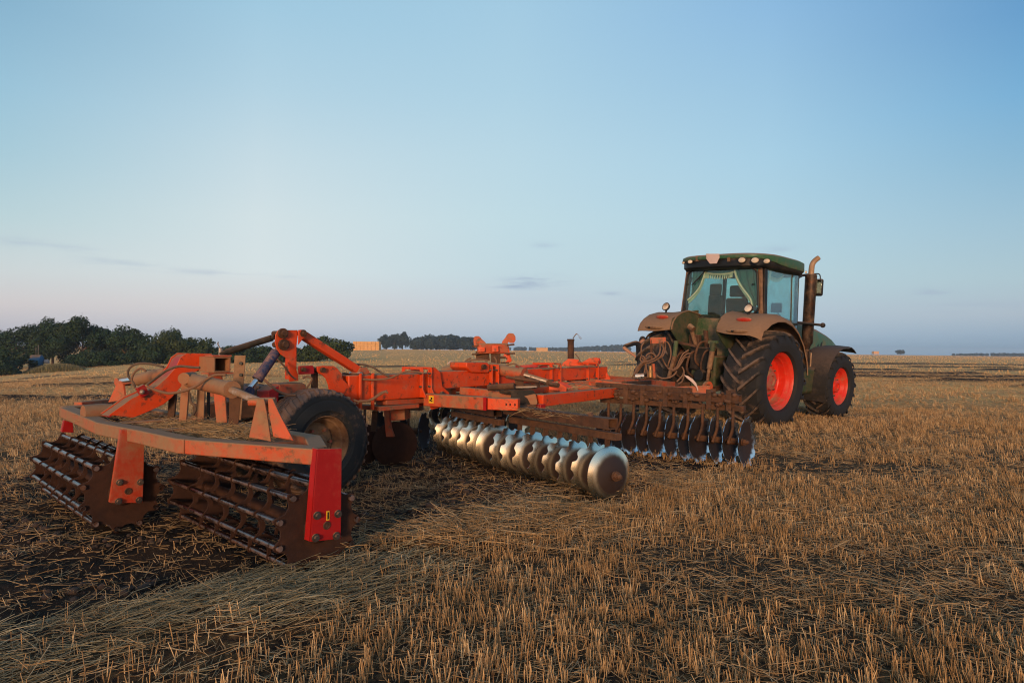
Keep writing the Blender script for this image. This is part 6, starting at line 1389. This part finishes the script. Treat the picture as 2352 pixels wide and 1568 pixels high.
Ed = [('pelvis', 'waist'), ('waist', 'chest'), ('chest', 'neck'), ('chest', 'ls'), ('ls', 'le'), ('chest', 'rs'), ('rs', 're'), ('re', 'rw'), ('pelvis', 'lh'), ('lh', 'lk'), ('lk', 'lf'), ('lf', 'lt'), ('pelvis', 'rh'), ('rh', 'rk'), ('rk', 'rf'), ('rf', 'rt')]
Rd = dict(pelvis=(.15, .11), waist=(.14, .10), chest=(.17, .11), neck=.055, ls=.07, le=.048, rs=.065, re=.042, rw=.032, lh=.09, lk=.062, lf=.045, lt=.04, rh=.09, rk=.062, rf=.045, rt=.04)
figure('body', J, Ed, Rd, None, m_dshirt, per)
J2 = dict(le=elb, mid=elb.lerp(hand, .5) + Vector((0, 0, -.01)), wr=hand, lpalm=hand + (hand - elb).normalized() * .05); E2 = [('le', 'mid'), ('mid', 'wr'), ('wr', 'lpalm')]; R2_ = dict(le=.05, mid=.044, wr=.03, lpalm=(.036, .02))
fingers('l', J2, E2, R2_, hand, J2['lpalm'], hand - elb, (0, 0, 1), (.5, -.8, 0)); figure('forearm', J2, E2, R2_, None, m_skin, per)
mb = MB(); mb.ball((0, -.01, 1.70), .10, 20, (.78, .95, 1.15)); mb.ball((0, -.105, 1.695), .018, 8, (.8, 1, 1.3)); 
for s in (-1, 1): mb.ball((s * .08, .0, 1.69), .022, 8, (.4, .8, 1.3))
obj('head', mb, m_skin, per, 80); mb = MB(); mb.ball((0, .012, 1.735), .107, 20, (.80, .95, 1.0)); obj('hair', mb, m_black, per, 80)
# driver in the cab
dv = empty('person', TR @ Vector((.78, -.10, 2.02))); dv.rotation_euler = (0, 0, R(40)); tag(dv, 'person in a pale blue shirt driving, seen through the rear cab window', 'person')
J = dict(pelvis=(.1, 0, .12), waist=(.06, 0, .26), chest=(.05, 0, .50), neck=(.08, 0, .64), ls=(.06, .2, .56), le=(.2, .3, .34), lw=(.44, .16, .40), rs=(.06, -.21, .56), re=(.16, -.36, .30), rw=(.42, -.22, .40), lh=(.15, .1, .10), lk=(.55, .15, .14), lf=(.62, .15, -.28), rh=(.15, -.1, .10), rk=(.55, -.15, .14), rf=(.62, -.15, -.28))
Ed = [('pelvis', 'waist'), ('waist', 'chest'), ('chest', 'neck'), ('chest', 'ls'), ('ls', 'le'), ('chest', 'rs'), ('rs', 're'), ('pelvis', 'lh'), ('lh', 'lk'), ('lk', 'lf'), ('pelvis', 'rh'), ('rh', 'rk'), ('rk', 'rf')]
Rd = dict(pelvis=(.13, .12), waist=(.12, .12), chest=(.13, .15), neck=.05, ls=.065, le=.05, rs=.065, re=.055, lh=.085, lk=.06, lf=.045, rh=.085, rk=.06, rf=.045); J.pop('lw'); rwv = J.pop('rw')
figure('body', J, Ed, Rd, None, m_shirt, dv)
J2 = dict(e=Vector((.16, -.36, .30)), m=Vector((.29, -.31, .34)), wr=Vector(rwv), rpalm=Vector((.47, -.20, .41))); E2 = [('e', 'm'), ('m', 'wr'), ('wr', 'rpalm')]; R2_ = dict(e=.05, m=.042, wr=.03, rpalm=(.035, .02))
fingers('r', J2, E2, R2_, None, J2['rpalm'], (.8, .5, .1), (0, 0, 1), (.2, .6, -.6)); figure('forearm', J2, E2, R2_, None, m_skin, dv)
mb = MB(); mb.ball((.10, 0, .80), .10, 20, (.95, .78, 1.15)); mb.ball((.20, 0, .79), .018, 8, (1, .8, 1.3))
for s in (-1, 1): mb.ball((.09, s * .08, .79), .022, 8, (.8, .4, 1.3))
obj('head', mb, m_skin, dv, 80); mb = MB(); mb.ball((.088, 0, .835), .107, 20, (.95, .80, 1.0)); obj('hair', mb, m_black, dv, 80)
# ---------------------------------------------------------------- evening haze over the field
hm = bpy.data.materials.new('evening_haze'); hm.use_nodes = True; hn = hm.node_tree; hn.nodes.clear()
hv = N(hn, 'ShaderNodeVolumePrincipled'); hv.inputs['Color'].default_value = (.80, .90, 1.0, 1); hv.inputs['Density'].default_value = .00035; hv.inputs['Anisotropy'].default_value = .2
ho = N(hn, 'ShaderNodeOutputMaterial'); hn.links.new(hv.outputs[0], ho.inputs['Volume'])
gmin = min(v.co.z for v in ground.data.vertices)
mb = MB(); mb.box((0, 0, (gmin - 1 + 16) / 2), (3080, 3080, 16 - gmin + 1)); haze = obj('haze', mb, hm); tag(haze, 'thin bluish evening haze lying over the field', kind='stuff')
SC.cycles.volume_bounces = 0; SC.cycles.volume_max_steps = 16
